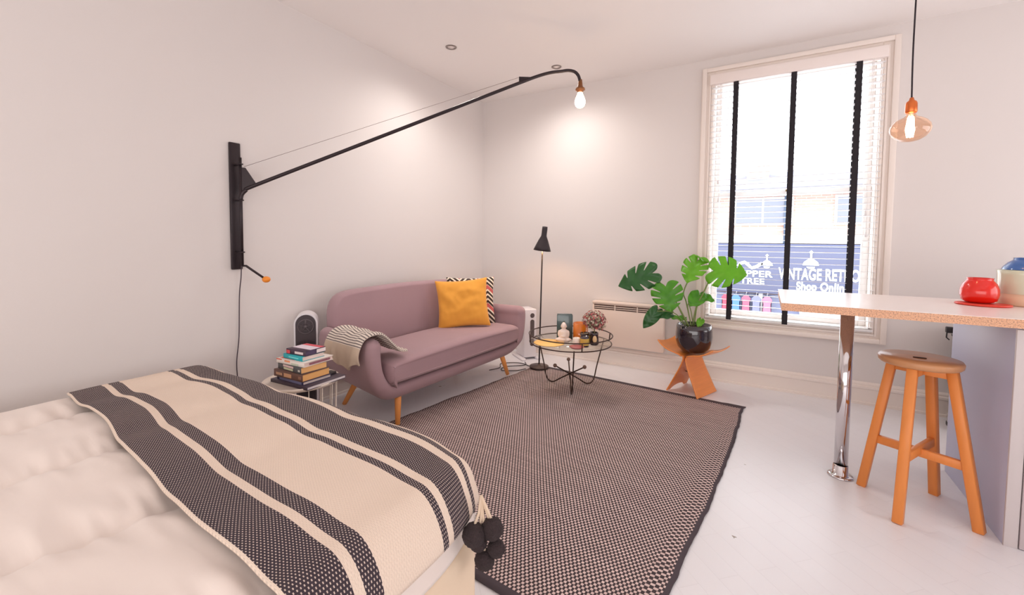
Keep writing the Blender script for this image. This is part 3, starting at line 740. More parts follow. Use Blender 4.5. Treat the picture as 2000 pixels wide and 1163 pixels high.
obj('fan_hub', MB().sphere((0, -.079, .622), .011, 12, (1, .4, 1)), mat('dark_satin', (92, 82, 86), .35), front); obj('fan_guard', fb, mat('dark_satin', (92, 82, 86), .35), front)
sl = MB()
for k in range(11): x = -.05+k*.01; sl.box(x-.0018, x+.0018, -.0800, -.0755, .12, .50+.03*math.cos(x*20))
obj('vent_ribs', sl, mat('rib_black', (34, 28, 32), .4), front)

# second white heater behind the sofa's right arm
h2 = thing('tower_speaker', 'white tower speaker with round and oval dark grilles beyond the sofa arm', 'speaker', (-2.13, 3.90, 0), math.radians(52))
obj('cabinet', MB().box(-.07, .07, -.09, .12, .02, .52, .012, 3), mat('white_plastic', (236, 232, 236), .35), h2)
obj('top_driver', MB().lathe([(0, 0), (.022, 0), (.024, .003), (.020, .004), (0, .002)], 24).move(Matrix.Translation((.02, -.09, .455)) @ Matrix.Rotation(PI/2, 4, 'X')), mat('grey_mesh', (96, 84, 84), .6), h2)
sp_ = [(.022*math.cos(a), (.115 if math.sin(a) > 0 else -.115)+.022*math.sin(a)) for a in [2*PI*k/24+.001 for k in range(24)]]
obj('long_driver', MB().prism(sp_, 0, .004, Matrix.Translation((.02, -.09, .275)) @ Matrix.Rotation(PI/2, 4, 'X')), mat('grey_mesh', (96, 84, 84), .6), h2)
fo = MB(); fo.box(-.11, -.06, -.13, .14, 0, .022, .008); fo.box(.06, .11, -.13, .14, 0, .022, .008); obj('feet', fo, mat('white_plastic', (236, 232, 236), .35), h2)
wc = obj('floor_cable', MB().tube(smoothpath([(-2.05, 3.72, .005), (-2.00, 3.62, .005), (-2.13, 3.48, .005), (-2.10, 3.36, .005), (-1.98, 3.42, .006), (-1.93, 3.52, .006)], 8), .0035, 7), mat('thin_black_cable', (46, 38, 40), .5))
tag(wc, 'thin black cable looping on the floor beside the front sofa leg', 'cable')
wc2 = obj('floor_cable', MB().tube(smoothpath([(-1.95, 3.62, .005), (-2.08, 3.66, .005), (-2.22, 3.55, .005), (-2.16, 3.42, .005), (-2.2, 3.3, .005)], 8), .0035, 7), mat('thin_black_cable', (46, 38, 40), .5))
tag(wc2, 'thin black cable running from the floor lamp base under the sofa', 'cable')

# ------------------------------------------------------------------ floor lamp
BLK = mat('matte_black_metal', (48, 40, 44), .45, .3)
fl = thing('floor_lamp', 'slim black floor lamp with cone shade standing in the corner', 'lamp', (-1.83, 3.60, .0165))
obj('base', MB().lathe([(0, .006), (.0, .006), (.085, .006), (.092, 0), (.092, .012), (.088, .016), (.014, .019), (.011, .03), (0, .03)], 40), mat('lamp_base_grey', (98, 84, 80), .35, .6), fl)
obj('pole', MB().tube([(0, 0, .02), (.012, 0, .7), (.022, -.002, 1.17)], .0068, 10), BLK, fl)
sh = MB(); sh.lathe([(.083, 0), (.070, .035), (.046, .095), (.027, .135), (.025, .15), (.0255, .20), (.0245, .225), (0, .228)], 32)
sh.move(Matrix.Translation((.020, -.005, 1.115)) @ Matrix.Rotation(math.radians(7), 4, 'Y'))
sho = obj('lamp_shade', sh, BLK, fl, solid=.002)
obj('bulb', MB().sphere((.022, -.006, 1.145), .022, 16), mat('lamp_bulb_glow', (255, 226, 180), .5, emit=(255, 200, 140), es=240), sho)

# ------------------------------------------------------------------ coffee table
CTX, CTY, ZR = -1.375, 3.27, .395
ct = thing('coffee_table', 'round glass coffee table with thin dark wire frame and ball feet', 'coffee table', (CTX, CTY, 0))
WIRE = mat('dark_bronze_wire', (66, 48, 42), .35, .6)
CR = .335
obj('lower_ring', MB().tube([(CR*math.cos(a), CR*math.sin(a), ZR-.008) for a in [2*PI*k/64 for k in range(64)]], .0048, 8, True), WIRE, ct)
obj('rail', MB().tube([(CR*1.02*math.cos(a), CR*1.02*math.sin(a), ZR+.058) for a in [2*PI*k/64 for k in range(64)]], .0048, 8, True), WIRE, ct)
for k in range(4):
    a = math.radians(38+90*k); obj('rail_post', MB().tube([(CR*math.cos(a), CR*math.sin(a), ZR-.008), (CR*1.02*math.cos(a), CR*1.02*math.sin(a), ZR+.058)], .005, 8), WIRE, ct)
obj('glass_top', MB().lathe([(0, ZR-.003), (CR-.006, ZR-.003), (CR-.006, ZR+.003), (0, ZR+.003)], 64), glass('table_glass', (251, 251, 247), .02), ct)
for a in (math.radians(172), math.radians(52), math.radians(-62)):
    c_, s_ = math.cos(a), math.sin(a)
    pts = [(CR*.98, ZR-.008), (.262, .16), (.238, .060), (.215, .022), (.180, .012), (.145, .022), (.08, .065), (-.06, .150), (-.135, .195)]
    lp = smoothpath([(r*c_, r*s_, z+.004) for r, z in pts], 6)
    lg = obj('leg', MB().tube(lp, .0055, 8), WIRE, ct)
    obj('ball', MB().sphere((-.138*c_, -.138*s_, .201), .016, 14), mat('dark_wood_ball', (120, 92, 80), .5), lg)
TZ2 = ZR+.0032
# things on it
pl = obj('placemat', MB().lathe([(0, 0), (.122, 0), (.125, .003), (.122, .006), (0, .006)], 48), mat('honey_wood', (248, 200, 116), .5, var=.08, vscale=6, stretch=(1, 8, 1)))
tag(pl, 'round honey coloured wooden board on the left of the coffee table', 'board', loc=(-1.482, 3.090, TZ2))
rd = obj('pink_dish', MB().lathe([(0, .004), (.05, .004), (.068, .014), (.072, .013), (.055, 0), (0, 0)], 36), mat('rose_glaze', (176, 96, 98), .25, var=.15, vscale=30, coat=.5)); tag(rd, 'shallow rose pink dish at the front of the coffee table', 'dish', loc=(-1.232, 3.058, TZ2)); rd.scale = (.82, .82, 1)
tb = thing('teal_vase', 'square dark teal ceramic vase at the back left of the coffee table', 'vase', (-1.445, 3.310, TZ2), math.radians(25))
TEAL = mat('teal_glaze', (70, 92, 94), .2, var=.2, vscale=15, coat=.6)
sv = MB(); sv.box(-.066, .066, -.035, .035, 0, .006, .002); sv.box(-.066, -.061, -.035, .035, 0, .205, .002); sv.box(.061, .066, -.035, .035, 0, .205, .002); sv.box(-.062, .062, -.035, -.030, 0, .205, .002); sv.box(-.062, .062, .030, .035, 0, .205, .002)
obj('body', sv, TEAL, tb); frm = MB(); frm.box(-.064, .064, -.033, .033, .194, .196); obj('inner_lid', frm, mat('grey_stone_lip', (96, 104, 104), .5), tb)  # thin grey sheet closes the vase below its rim
bu = thing('seated_figurine', 'white seated robed figurine on the coffee table before the teal vase', 'figurine', (-1.408, 3.208, TZ2), math.radians(20))
BUD = mat('white_ceramic', (242, 226, 216), .4)
bb = MB(); bb.lathe([(0, 0), (.050, 0), (.054, .012), (.050, .026), (.040, .036), (.037, .052), (.040, .078), (.036, .092), (.022, .100), (.016, .106), (.018, .112), (0, .114)], 28, sx=1, sy=.78)
bb.sphere((-.036, -.020, .020), .020, 12, (1.5, 1, .75)); bb.sphere((.036, -.020, .020), .020, 12, (1.5, 1, .75)); bb.sphere((0, -.032, .022), .022, 12, (1.3, .8, .6))
bb.sphere((-.038, -.004, .065), .014, 10, (.8, .9, 2)); bb.sphere((.038, -.004, .065), .014, 10, (.8, .9, 2)); bb.sphere((0, -.030, .048), .014, 10, (1.6, .8, .7))
obj('body', bb, BUD, bu)
hd = MB(); hd.sphere((0, -.002, .128), .025, 18, (.92, .95, 1.1)); hd.sphere((0, -.025, .125), .004, 8); hd.sphere((-.023, 0, .124), .005, 8, (.5, .8, 1.6)); hd.sphere((.023, 0, .124), .005, 8, (.5, .8, 1.6)); hd.sphere((0, .002, .151), .010, 10, (1.3, 1.3, .7))
obj('head', hd, BUD, bu)
am = thing('amber_vase', 'tall amber glass candle holder at the centre of the coffee table', 'candle holder', (-1.300, 3.305, TZ2))
obj('glass', MB().lathe([(0, 0), (.058, 0), (.061, .006), (.061, .150), (.058, .150), (.058, .012), (0, .010)], 36), mat('amber_glass', (216, 118, 34), .15, var=.2, vscale=14, coat=.6), am)
obj('wax', MB().lathe([(0, .012), (.056, .012), (.056, .095), (0, .095)], 24), mat('amber_wax', (250, 190, 110), .5), am)
wcn = thing('white_candle', 'short white candle in a plain glass before the amber holder', 'candle', (-1.265, 3.135, TZ2))
obj('wax', MB().lathe([(0, 0), (.026, 0), (.028, .003), (.028, .060), (.024, .063), (.022, .056), (0, .055)], 28), mat('white_wax', (248, 236, 224), .4), wcn)
obj('wick', MB().tube([(0, 0, .055), (.001, 0, .064)], .001, 6), BLK, wcn)
def jar(lab, x, y, r, h, body, fill, k):
    j = thing('candle_jar', lab, 'candle', (x, y, TZ2), 0, 'jar candles on the coffee table')
    obj('glass', MB().lathe([(0, 0), (r, 0), (r, h), (r-.003, h), (r-.003, .004), (0, .004)], 32), mat('jar_dark_%d' % k, body, .15, coat=.6), j)
    obj('label_band', MB().lathe([(r+.0004, h*.16), (r+.0008, h*.18), (r+.0008, h*.78), (r+.0004, h*.80)], 32), mat('jar_label_%d' % k, fill, .5), j)
    obj('wax', MB().lathe([(0, .004), (r-.004, .004), (r-.004, h*.88), (0, h*.88)], 24), mat('jar_wax_%d' % k, (236, 222, 190), .5), j)
jar('dark jar candle with yellow label at the front of the coffee table', -1.200, 3.140, .034, .082, (60, 50, 62), (214, 176, 84), 1)
jar('low dark rimmed jar candle with yellow band behind the front one', -1.232, 3.235, .040, .088, (64, 44, 34), (228, 180, 84), 2)
bt_ = obj('small_black_pot', MB().lathe([(0, 0), (.030, 0), (.038, .02), (.040, .07), (.030, .085), (.027, .085), (.034, .07), (.03, .01), (0, .01)], 28), mat('black_gloss', (44, 34, 44), .15, coat=.6)); tag(bt_, 'small black glossy pot between the jar candles and the flower vase', 'pot', loc=(-1.190, 3.316, TZ2))
fv = thing('flower_vase', 'dark glass vase with a cream label holding dried hydrangea', 'vase', (-1.155, 3.235, TZ2))
obj('glass', MB().lathe([(0, 0), (.030, 0), (.036, .012), (.034, .060), (.030, .085), (.034, .098), (.031, .098), (.027, .085), (.031, .05), (.031, .012), (0, .010)], 30), mat('vase_black_glass', (54, 40, 46), .12, coat=.7), fv)
obj('label_patch', MB().sphere((0, 0, 0), 1, 18).move(Matrix.Translation((.010, -.022, .048)) @ Matrix.Diagonal((.019, .016, .034, 1))), mat('cream_patch', (236, 200, 150), .5), fv)
hy = thing('dried_hydrangea', 'dusty pink and grey green dried hydrangea bloom in the dark vase', 'flower', (-1.155, 3.235, TZ2+.088))
obj('stem', MB().tube([(0, 0, -.06), (0, 0, .03), (-.005, 0, .09)], .004, 8), mat('dry_stem', (120, 110, 70), .7), hy)
hm = {k: mat('petal_%d' % k, c, .8, var=.2, vscale=60) for k, c in enumerate([(190, 90, 92), (206, 130, 126), (150, 150, 120), (206, 196, 176), (140, 76, 78)])}
for kk in range(5):
    hb = MB(); rr = random.Random(30+kk)
    for q in range(70):
        th, ph = rr.uniform(0, 2*PI), math.acos(rr.uniform(-.75, 1)); R = .082*rr.uniform(.8, 1.1)
        c0 = Vector((R*math.sin(ph)*math.cos(th)*1.12, R*math.sin(ph)*math.sin(th), .105+R*math.cos(ph)*.98))
        n_ = (c0-Vector((0, 0, .1))).normalized(); x_ = n_.orthogonal().normalized(); y_ = n_.cross(x_)
        for p_ in range(4):
            a = p_*PI/2+rr.uniform(-.2, .2); d_ = x_*math.cos(a)+y_*math.sin(a); e_ = n_.cross(d_)
            s0 = rr.uniform(.008, .012)
            v_ = [hb.bm.verts.new(c0), hb.bm.verts.new(c0+d_*s0*.6+e_*s0*.45+n_*.001), hb.bm.verts.new(c0+d_*s0+n_*.003), hb.bm.verts.new(c0+d_*s0*.6-e_*s0*.45+n_*.001)]
            hb.bm.faces.new(v_)
    ho = obj('florets', hb, hm[kk], hy, solid=.0006); ho['kind'] = 'stuff'
obj('core', MB().sphere((0, 0, .10), .062, 14), mat('floret_core', (120, 96, 84), .9, var=.4, vscale=70), hy)

# ------------------------------------------------------------------ wall mounted panel heater
ph_ = thing('panel_heater', 'cream wall mounted panel heater with slots along the top', 'heater', (-1.128, YW, .0))
PH = mat('heater_enamel', (238, 220, 208), .4)
phm = MB(); phm.box(-.342, .342, -.085, -.012, .200, .600, .006, 2); phm.box(-.342, .342, -.080, -.012, .600, .632, .006, 2); obj('body', phm, PH, ph_)
obj('top_cap', MB().box(-.345, .345, -.088, -.010, .612, .634, .005), PH, ph_)
for k in range(3):
    z = .598-k*.018; gm = MB()
    for q in range(3): gm.box(-.325+q*.215, -.325+q*.215+.205, -.0865, -.0845, z-.006, z+.0035)
    obj('slot', gm, mat('slot_brown', (64, 42, 36), .7), ph_)
obj('bracket', MB().box(-.2, .2, -.014, 0, .25, .55), PH, ph_)

# ------------------------------------------------------------------ butterfly stool with monstera
BF = thing('butterfly_stool', 'orange plywood stool of two curved shells under the monstera pot', 'stool', (-.492, 3.725, 0), math.radians(-21))
PLY = mat('orange_plywood', (240, 146, 72), .35, var=.10, vscale=6, coat=.25, stretch=(1, 1, 14))
def shell(sg):
    pr = smoothpath([(sg*.232, .392, 0), (sg*.19, .366, 0), (sg*.13, .341, 0), (sg*.07, .332, 0), (sg*.032, .323, 0), (sg*.012, .300, 0), (sg*.010, .270, 0), (sg*.035, .200, 0), (sg*.075, .115, 0), (sg*.108, .045, 0), (sg*.128, 0.004, 0)], 5)
    N = len(pr)-1
    def fn(i, j):
        k = min(N, int(round(i*N))); p = pr[k]; s = k/N; q = j*2-1
        # half depth: seat wide, waist narrower, feet wide
        if s < .45: hd_ = .155-.03*abs((s-.2)/.25)**2*(1 if s < .2 else .5)
        else: hd_ = .118+.037*((s-.45)/.55)
        y = q*hd_
        x, z = p.x, p.y
        if s < .45: z += .018*(q*q)*(1-s/.45)-.004        # dished wings
        if s > .82:                                        # arched cut-out between the two foot corners
            cut = (.034 if sg < 0 else .0)*max(0, 1-(q/.62)**2)**.5*(s-.82)/.18
            z += cut; x -= sg*cut*.42
        return Vector((x, y, z))
    w = MB(); w.grid(fn, N, 24); return w
for sg in (-1, 1): obj('seat_shell', shell(sg), PLY, BF, solid=.0075 if sg < 0 else .0075)
obj('brass_rod', MB().tube([(-.055, 0, .155), (.055, 0, .155)], .0035, 8), mat('brass_dark', (120, 95, 60), .35, .9), BF)
for y in (-.09, .09): obj('screw', MB().sphere((0.0, y, .296), .006, 10, (2.6, 1, 1)), mat('satin_chrome', (150, 140, 136), .3, 1.0), BF)

px0 = Vector((-.485, 3.715, .335))
pt = thing('monstera_plant', 'swiss cheese plant in glossy black pot on the orange plywood stool', 'plant', px0)
POT = mat('black_gloss_pot', (38, 30, 40), .06, coat=1.0)
obj('pot', MB().lathe([(0, 0), (.070, 0), (.095, .008), (.124, .040), (.138, .090), (.141, .135), (.137, .185), (.130, .222), (.123, .222), (.119, .18), (.12, .12), (.10, .05), (0, .04)], 56), POT, pt)
obj('soil', MB().lathe([(0, .192), (.06, .196), (.119, .188)], 28), mat('dark_soil', (58, 40, 34), .95, bump=.8, bscale=80), pt)
LG = mat('stem_green', (120, 138, 74), .5, var=.1)
stems = {'A': [(-.513, 3.65, .545), (-.619, 3.65, .737), (-.718, 3.64, .856), (-.787, 3.61, .950)],
 'B': [(-.521, 3.66, .545), (-.578, 3.65, .657), (-.615, 3.64, .737), (-.676, 3.60, .863)],
 'C': [(-.505, 3.71, .545), (-.551, 3.72, .734), (-.573, 3.73, .817), (-.519, 3.75, .966), (-.476, 3.76, 1.08)],
 'D': [(-.495, 3.70, .545), (-.470, 3.70, .701), (-.417, 3.70, .829), (-.355, 3.70, .990)],
 'E': [(-.49, 3.72, .545), (-.51, 3.72, .653), (-.532, 3.72, .756), (-.453, 3.72, .796)],
 'E2': [(-.485, 3.73, .545), (-.47, 3.73, .69), (-.44, 3.74, .791)],
 'F1': [(-.53, 3.66, .545), (-.60, 3.60, .64), (-.66, 3.57, .665), (-.745, 3.55, .663)],
 'F2': [(-.54, 3.66, .545), (-.59, 3.62, .60), (-.658, 3.60, .631)],
 'G1': [(-.53, 3.69, .545), (-.56, 3.68, .60)], 'G2': [(-.44, 3.70, .545), (-.42, 3.68, .60)], 'G3': [(-.50, 3.67, .545), (-.53, 3.67, .70), (-.52, 3.67, .735)]}
for k, v in stems.items():
    if k.startswith('G') and k != 'G3': r0 = .0025
    else: r0 = .0052 if k in 'ABCD' else .0038
    obj('stem', MB().tube([p-px0 for p in smoothpath(v, 5)], r0, 8), LG, pt)
def catmull(pts, n):
    q = smoothpath([Vector((a, b, 0)) for a, b in pts], n); return q
def leafmesh(base, tip, nrm, width, slits=4, curl=.25, fold=.15, depth=.5, seed=0):
    base, tip = Vector(base)-px0, Vector(tip)-px0
    y = tip-base; L = y.length; y.normalize(); n = Vector(nrm); n = (n-y*n.dot(y)).normalized(); x = y.cross(n)
    out = catmull([(0, 1.0), (.16, .88), (.36, .68), (.48, .42), (.50, .16), (.42, -.08), (.26, -.20), (.10, -.16), (.01, -.02)], 20)
    N = len(out); rr = random.Random(seed)
    cent = [.27+.16*k for k in range(slits)]
    w = MB()
    for sg in (-1, 1):
        rows = []
        jit = [c+rr.uniform(-.015, .015) for c in cent]
        for i, p in enumerate(out):
            t_ = i/(N-1); my = max(0.0, .97*(1-t_*1.12)) if t_ < .89 else 0.0
            smax = 1.0
            for c in jit:
                d = abs(t_-c)
                if d < .008: smax = min(smax, depth)
                elif d < .020: smax = min(smax, depth+(1-depth)*((d-.008)/.012)*.9)
            row = []
            for s in [0, .2, .4, .6, .8, 1.0]:
                s2 = s*smax; lx = sg*p.x*width*s2; ly = (my+(p.y-my)*s2)*L
                u = lx/(width*.5); z = -curl*L*.35*(ly/L)**2+fold*abs(lx)*1.0-curl*.25*width*u*u+.006*math.sin(t_*25+sg)*s2
                row.append(w.bm.verts.new(base+x*lx+y*ly+n*z))
            rows.append(row)
        for A, B in zip(rows, rows[1:]):
            for k in range(5):
                try:
                    f = w.bm.faces.new((A[k], A[k+1], B[k+1], B[k])); f.smooth = True
                except ValueError: pass
    bmesh.ops.remove_doubles(w.bm, verts=w.bm.verts[:], dist=.0004)
    return w
def leafmat(name, c1, c2, trans=.35):
    m = bpy.data.materials.new(name); m.use_nodes = True; t = NT(m); b = t.n['Principled BSDF']
    tc = t.new('ShaderNodeTexCoord'); n = t.new('ShaderNodeTexNoise'); n.inputs['Scale'].default_value = 14; t.l.new(tc.outputs['Object'], n.inputs['Vector'])
    c = t.mix(n.outputs['Fac'], lin(c1), lin(c2)); t.l.new(c, b.inputs['Base Color']); b.inputs['Roughness'].default_value = .32
    tr = t.new('ShaderNodeBsdfTranslucent'); t.l.new(c, tr.inputs[0])
    mx = t.new('ShaderNodeMixShader'); mx.inputs[0].default_value = trans
    t.l.new(b.outputs[0], mx.inputs[1]); t.l.new(tr.outputs[0], mx.inputs[2]); t.l.new(mx.outputs[0], t.n['Material Output'].inputs[0])
    return m
G1 = leafmat('monstera_leaf', (64, 142, 36), (112, 186, 52)); G2 = leafmat('young_monstera_leaf', (112, 186, 44), (152, 212, 74), .5)
G3 = leafmat('dark_monstera_leaf', (30, 84, 34), (60, 118, 58), .2)
Cd = Vector((.13, -1, .1))
leaves = [((-.800, 3.60, .965), (-1.072, 3.55, .848), (.25, -1, .35), .215, 4, G3, .30), ((-.690, 3.59, .862), (-.632, 3.54, .668), (.1, -1, .45), .235, 4, G1, .22),
 ((-.478, 3.76, 1.075), (-.548, 3.66, .905), (-.1, -.75, .55), .20, 3, G2, .4), ((-.352, 3.70, .998), (-.120, 3.64, .985), (.15, -1, .35), .245, 4, G2, .22),
 ((-.452, 3.73, 1.09), (-.36, 3.86, 1.05), (.1, -.5, .9), .11, 0, G2, .2),
 ((-.453, 3.72, .800), (-.512, 3.66, .712), (.1, -1, .5), .125, 0, G1, .3), ((-.440, 3.74, .795), (-.338, 3.72, .757), (.2, -.6, .8), .085, 0, G1, .2),
 ((-.745, 3.55, .666), (-.838, 3.50, .520), (.3, -1, .2), .105, 0, G3, .3), ((-.650, 3.60, .640), (-.775, 3.56, .628), (.0, -.7, .7), .085, 0, G3, .2),
 ((-.560, 3.68, .603), (-.668, 3.64, .612), (.1, -.6, .8), .05, 0, G1, .2), ((-.428, 3.68, .606), (-.446, 3.63, .555), (.1, -1, .5), .055, 0, G2, .3)]
for k, (a, b_, n_, w_, s_, m_, cu) in enumerate(leaves):
    lf = obj('leaf', leafmesh(a, b_, n_, w_*1.05, min(s_, 3), cu, .12, .45, k), m_, pt, solid=.0008)

# ------------------------------------------------------------------ wall lamp with long swinging arm
wl = thing('wall_lamp', 'black wall lamp with a long swinging arm and bare glowing bulb', 'lamp', (XL, 1.42, 0))
def W(p): return Vector(p)-Vector((XL, 1.42, 0))
BL2 = mat('black_lamp_steel', (46, 36, 40), .38, .4)
obj('wall_plate', MB().box(0, .016, -.033, .033, 1.025, 1.812, .006, 3), BL2, wl)
hx = .072
obj('pivot_tube', MB().tube([(hx, 0, 1.715), (hx, 0, 1.05)], .0085, 12), BL2, wl)
for z in (1.675, 1.455, 1.135):
    obj('bracket', MB().box(.014, hx+.014, -.012, .012, z-.004, z+.004, .002), BL2, wl)
kb = MB(); kb.tube([(hx, 0, 1.05), (W((-2.775, 1.434, 1.050))), W((-2.706, 1.505, .972))], .007, 10); hr = obj('handle_rod', kb, BL2, wl)
obj('knob', MB().sphere(W((-2.699, 1.515, .963)), .021, 18, (1.15, 1.15, .95)), mat('orange_knob', (240, 144, 44), .4), hr)
tipdir = (Vector((-1.301, 2.976, 0))-Vector((-2.79, 1.42, 0))).normalized()
def A(d, z): return W(Vector((-2.79, 1.42, z))+tipdir*d)
dist = (Vector((-1.301, 2.976, 0))-Vector((-2.79, 1.42, 0))).length
arm = smoothpath([A(0, 1.46), A(.006, 1.49), A(.03, 1.518), A(.076, 1.548), A(.6, 1.795), A(1.2, 2.078), A(1.78, 2.352), A(1.93, 2.420), A(2.02, 2.452), A(2.10, 2.470), A(dist, 2.482), A(dist+.05, 2.478), A(dist+.082, 2.452), A(dist+.096, 2.41)], 5)
ar = obj('arm', MB().tube(arm, .0115, 12), BL2, wl)
gp = MB(); tri_ = [A(.004, 1.655), A(.028, 1.655), A(.090, 1.553), A(.03, 1.512), A(.004, 1.47)]
nn = tipdir.cross(Vector((0, 0, 1)))*.003
f1 = [gp.bm.verts.new(p+nn) for p in tri_]; f2 = [gp.bm.verts.new(p-nn) for p in tri_]
gp.bm.faces.new(f1); gp.bm.faces.new(f2[::-1])
for k in range(5): gp.bm.faces.new((f1[k], f1[(k+1) % 5], f2[(k+1) % 5], f2[k]))
obj('gusset', gp, BL2, wl)
g2 = MB(); tr2 = [A(1.775, 2.350), A(1.775, 2.395), A(1.90, 2.405)]
f1 = [g2.bm.verts.new(p+nn) for p in tr2]; f2 = [g2.bm.verts.new(p-nn) for p in tr2]; g2.bm.faces.new(f1); g2.bm.faces.new(f2[::-1])
for k in range(3): g2.bm.faces.new((f1[k], f1[(k+1) % 3], f2[(k+1) % 3], f2[k]))
obj('stay_bracket', g2, BL2, wl)
obj('stay_wire', MB().tube([A(.02, 1.660), A(1.775, 2.390)], .0012, 5), mat('steel_wire', (130, 110, 104), .4, .6), wl)
tp_ = A(dist+.098, 0)
so = obj('socket', MB().lathe([(0, 2.425), (.013, 2.425), (.016, 2.40), (.020, 2.372), (.034, 2.362), (.036, 2.350), (.022, 2.342), (.020, 2.330), (0, 2.33)], 24, tp_), mat('bronze_socket', (138, 92, 60), .4, .7), wl)
obj('bulb', MB().lathe([(0, 2.218), (.018, 2.221), (.031, 2.232), (.0385, 2.250), (.039, 2.270), (.031, 2.295), (.020, 2.318), (.017, 2.334), (0, 2.334)], 28, tp_), mat('warm_bulb_glow', (255, 240, 220), .5, emit=(255, 214, 170), es=20), so)
obj('power_cord', MB().tube(smoothpath([(.055, .004, 1.10), (.05, .002, .98), (.022, .004, .86), (.018, -.002, .6), (.020, -.02, .42), (.03, -.01, .2), (.03, 0, .02)], 8), .0032, 7), mat('cord_dark', (70, 56, 66), .6), wl)

# ------------------------------------------------------------------ pendant bulb
pd = thing('pendant_lamp', 'bare pendant bulb with copper socket hanging on a black cord', 'lamp', (.540, 2.60, 0))
obj('cord', MB().tube(smoothpath([(0, 0, 1.868), (-.004, .0, 2.1), (-.002, .002, 2.45), (0, 0, ZC-.02)], 6), .0032, 8), mat('black_fabric_cord', (38, 28, 36), .8), pd)
obj('ceiling_rose', MB().lathe([(0, ZC-.028), (.02, ZC-.026), (.04, ZC-.01), (.042, ZC)], 24), mat('black_plastic2', (34, 30, 34), .4), pd)
obj('socket', MB().lathe([(0, 1.882), (.007, 1.880), (.010, 1.868), (.018, 1.862), (.021, 1.852), (.0215, 1.818), (.019, 1.812), (0, 1.812)], 28), mat('copper', (222, 120, 66), .3, .85), pd)
gb = obj('bulb', MB().lathe([(.015, 1.815), (.018, 1.802), (.024, 1.794), (.040, 1.787), (.057, 1.775), (.069, 1.758), (.0725, 1.740), (.068, 1.722), (.055, 1.704), (.035, 1.691), (.015, 1.686), (0, 1.685)], 40), glass('bulb_glass', (255, 232, 214), .08), pd)
fm = MB()
for k in range(5):
    a = 2*PI*k/5; fm.tube([(.008*math.cos(a), .008*math.sin(a), 1.795), (.014*math.cos(a+.3), .014*math.sin(a+.3), 1.740), (.009*math.cos(a), .009*math.sin(a), 1.705)], .0034, 6)
obj('filament', fm, mat('filament_glow', (255, 240, 220), .5, emit=(255, 222, 180), es=70), gb)
obj('glass_stem', MB().lathe([(.009, 1.815), (.008, 1.80), (.004, 1.785), (.002, 1.72)], 12), mat('stem_glass_white', (250, 236, 220), .2), gb)

# ------------------------------------------------------------------ breakfast counter, cabinet, post
KT0, KT1 = .892, .930
wt = thing('worktop', 'white laminate breakfast bar worktop with speckled tan edge', 'worktop', (.072, 2.46, 0))
sk = bpy.data.materials.new('speckled_edge'); sk.use_nodes = True; t = NT(sk); b = t.n['Principled BSDF']; b.inputs['Roughness'].default_value = .5
tc = t.new('ShaderNodeTexCoord'); n = t.new('ShaderNodeTexNoise'); n.inputs['Scale'].default_value = 210; n.inputs['Detail'].default_value = 3; t.l.new(tc.outputs['Object'], n.inputs['Vector'])
cr = t.new('ShaderNodeValToRGB'); e = cr.color_ramp.elements; e[0].position = .38; e[0].color = (*lin((184, 140, 118)), 1); e[1].position = .50; e[1].color = (*lin((226, 172, 136)), 1)
e3 = e.new(.64); e3.color = (*lin((232, 186, 150)), 1); t.l.new(n.outputs['Fac'], cr.inputs[0]); t.l.new(cr.outputs[0], b.inputs['Base Color'])
obj('core', MB().box(0, 2.2, 0, .72, KT0, KT1-.002), sk, wt)
obj('laminate_top', MB().box(-.001, 2.2, -.001, .721, KT1-.002, KT1), mat('speckled_laminate', (240, 230, 226), .28, var=.02, vscale=90), wt)
ps = thing('support_post', 'polished chrome post holding up the worktop end', 'post', (.372, 2.775, 0))
CHR = mat('chrome', (215, 212, 215), .07, 1.0)
obj('tube', MB().lathe([(0, .0), (.030, 0), (.030, KT0-.001), (0, KT0-.001)], 36), CHR, ps)
obj('floor_flange', MB().lathe([(.030, .0), (.056, 0), (.056, .006), (.050, .010), (.034, .012), (.033, .060), (.0305, .062)], 36), CHR, ps)
kc = thing('base_cabinet', 'grey base cabinet with lilac grey end panel under the worktop', 'cabinet', (.866, 2.483, 0))
obj('end_panel', MB().box(0, .018, .0, .655, .0, KT0-.001, .001), mat('lilac_grey_laminate', (186, 188, 212), .42), kc)
obj('filler_strip', MB().box(.0, .040, -.012, .0, .0, KT0-.006, .001), mat('grey_white_laminate', (205, 196, 196), .4), kc)
obj('carcass', MB().box(.018, 1.38, .004, .655, .0, KT0-.002), mat('grey_white_laminate', (205, 196, 196), .4), kc)
dr = obj('door', MB().box(.043, .60, -.016, .002, .003, KT0-.012, .002), mat('door_grey', (196, 184, 186), .35), kc)
obj('handle', MB().tube([(.55, -.016, .62), (.55, -.04, .62), (.55, -.04, .78), (.55, -.016, .78)], .005, 8), CHR, dr)
dr = obj('door', MB().box(.604, 1.20, -.016, .002, .003, KT0-.012, .002), mat('door_grey', (196, 184, 186), .35), kc)
obj('handle', MB().tube([(.66, -.016, .62), (.66, -.04, .62), (.66, -.04, .78), (.66, -.016, .78)], .005, 8), CHR, dr)

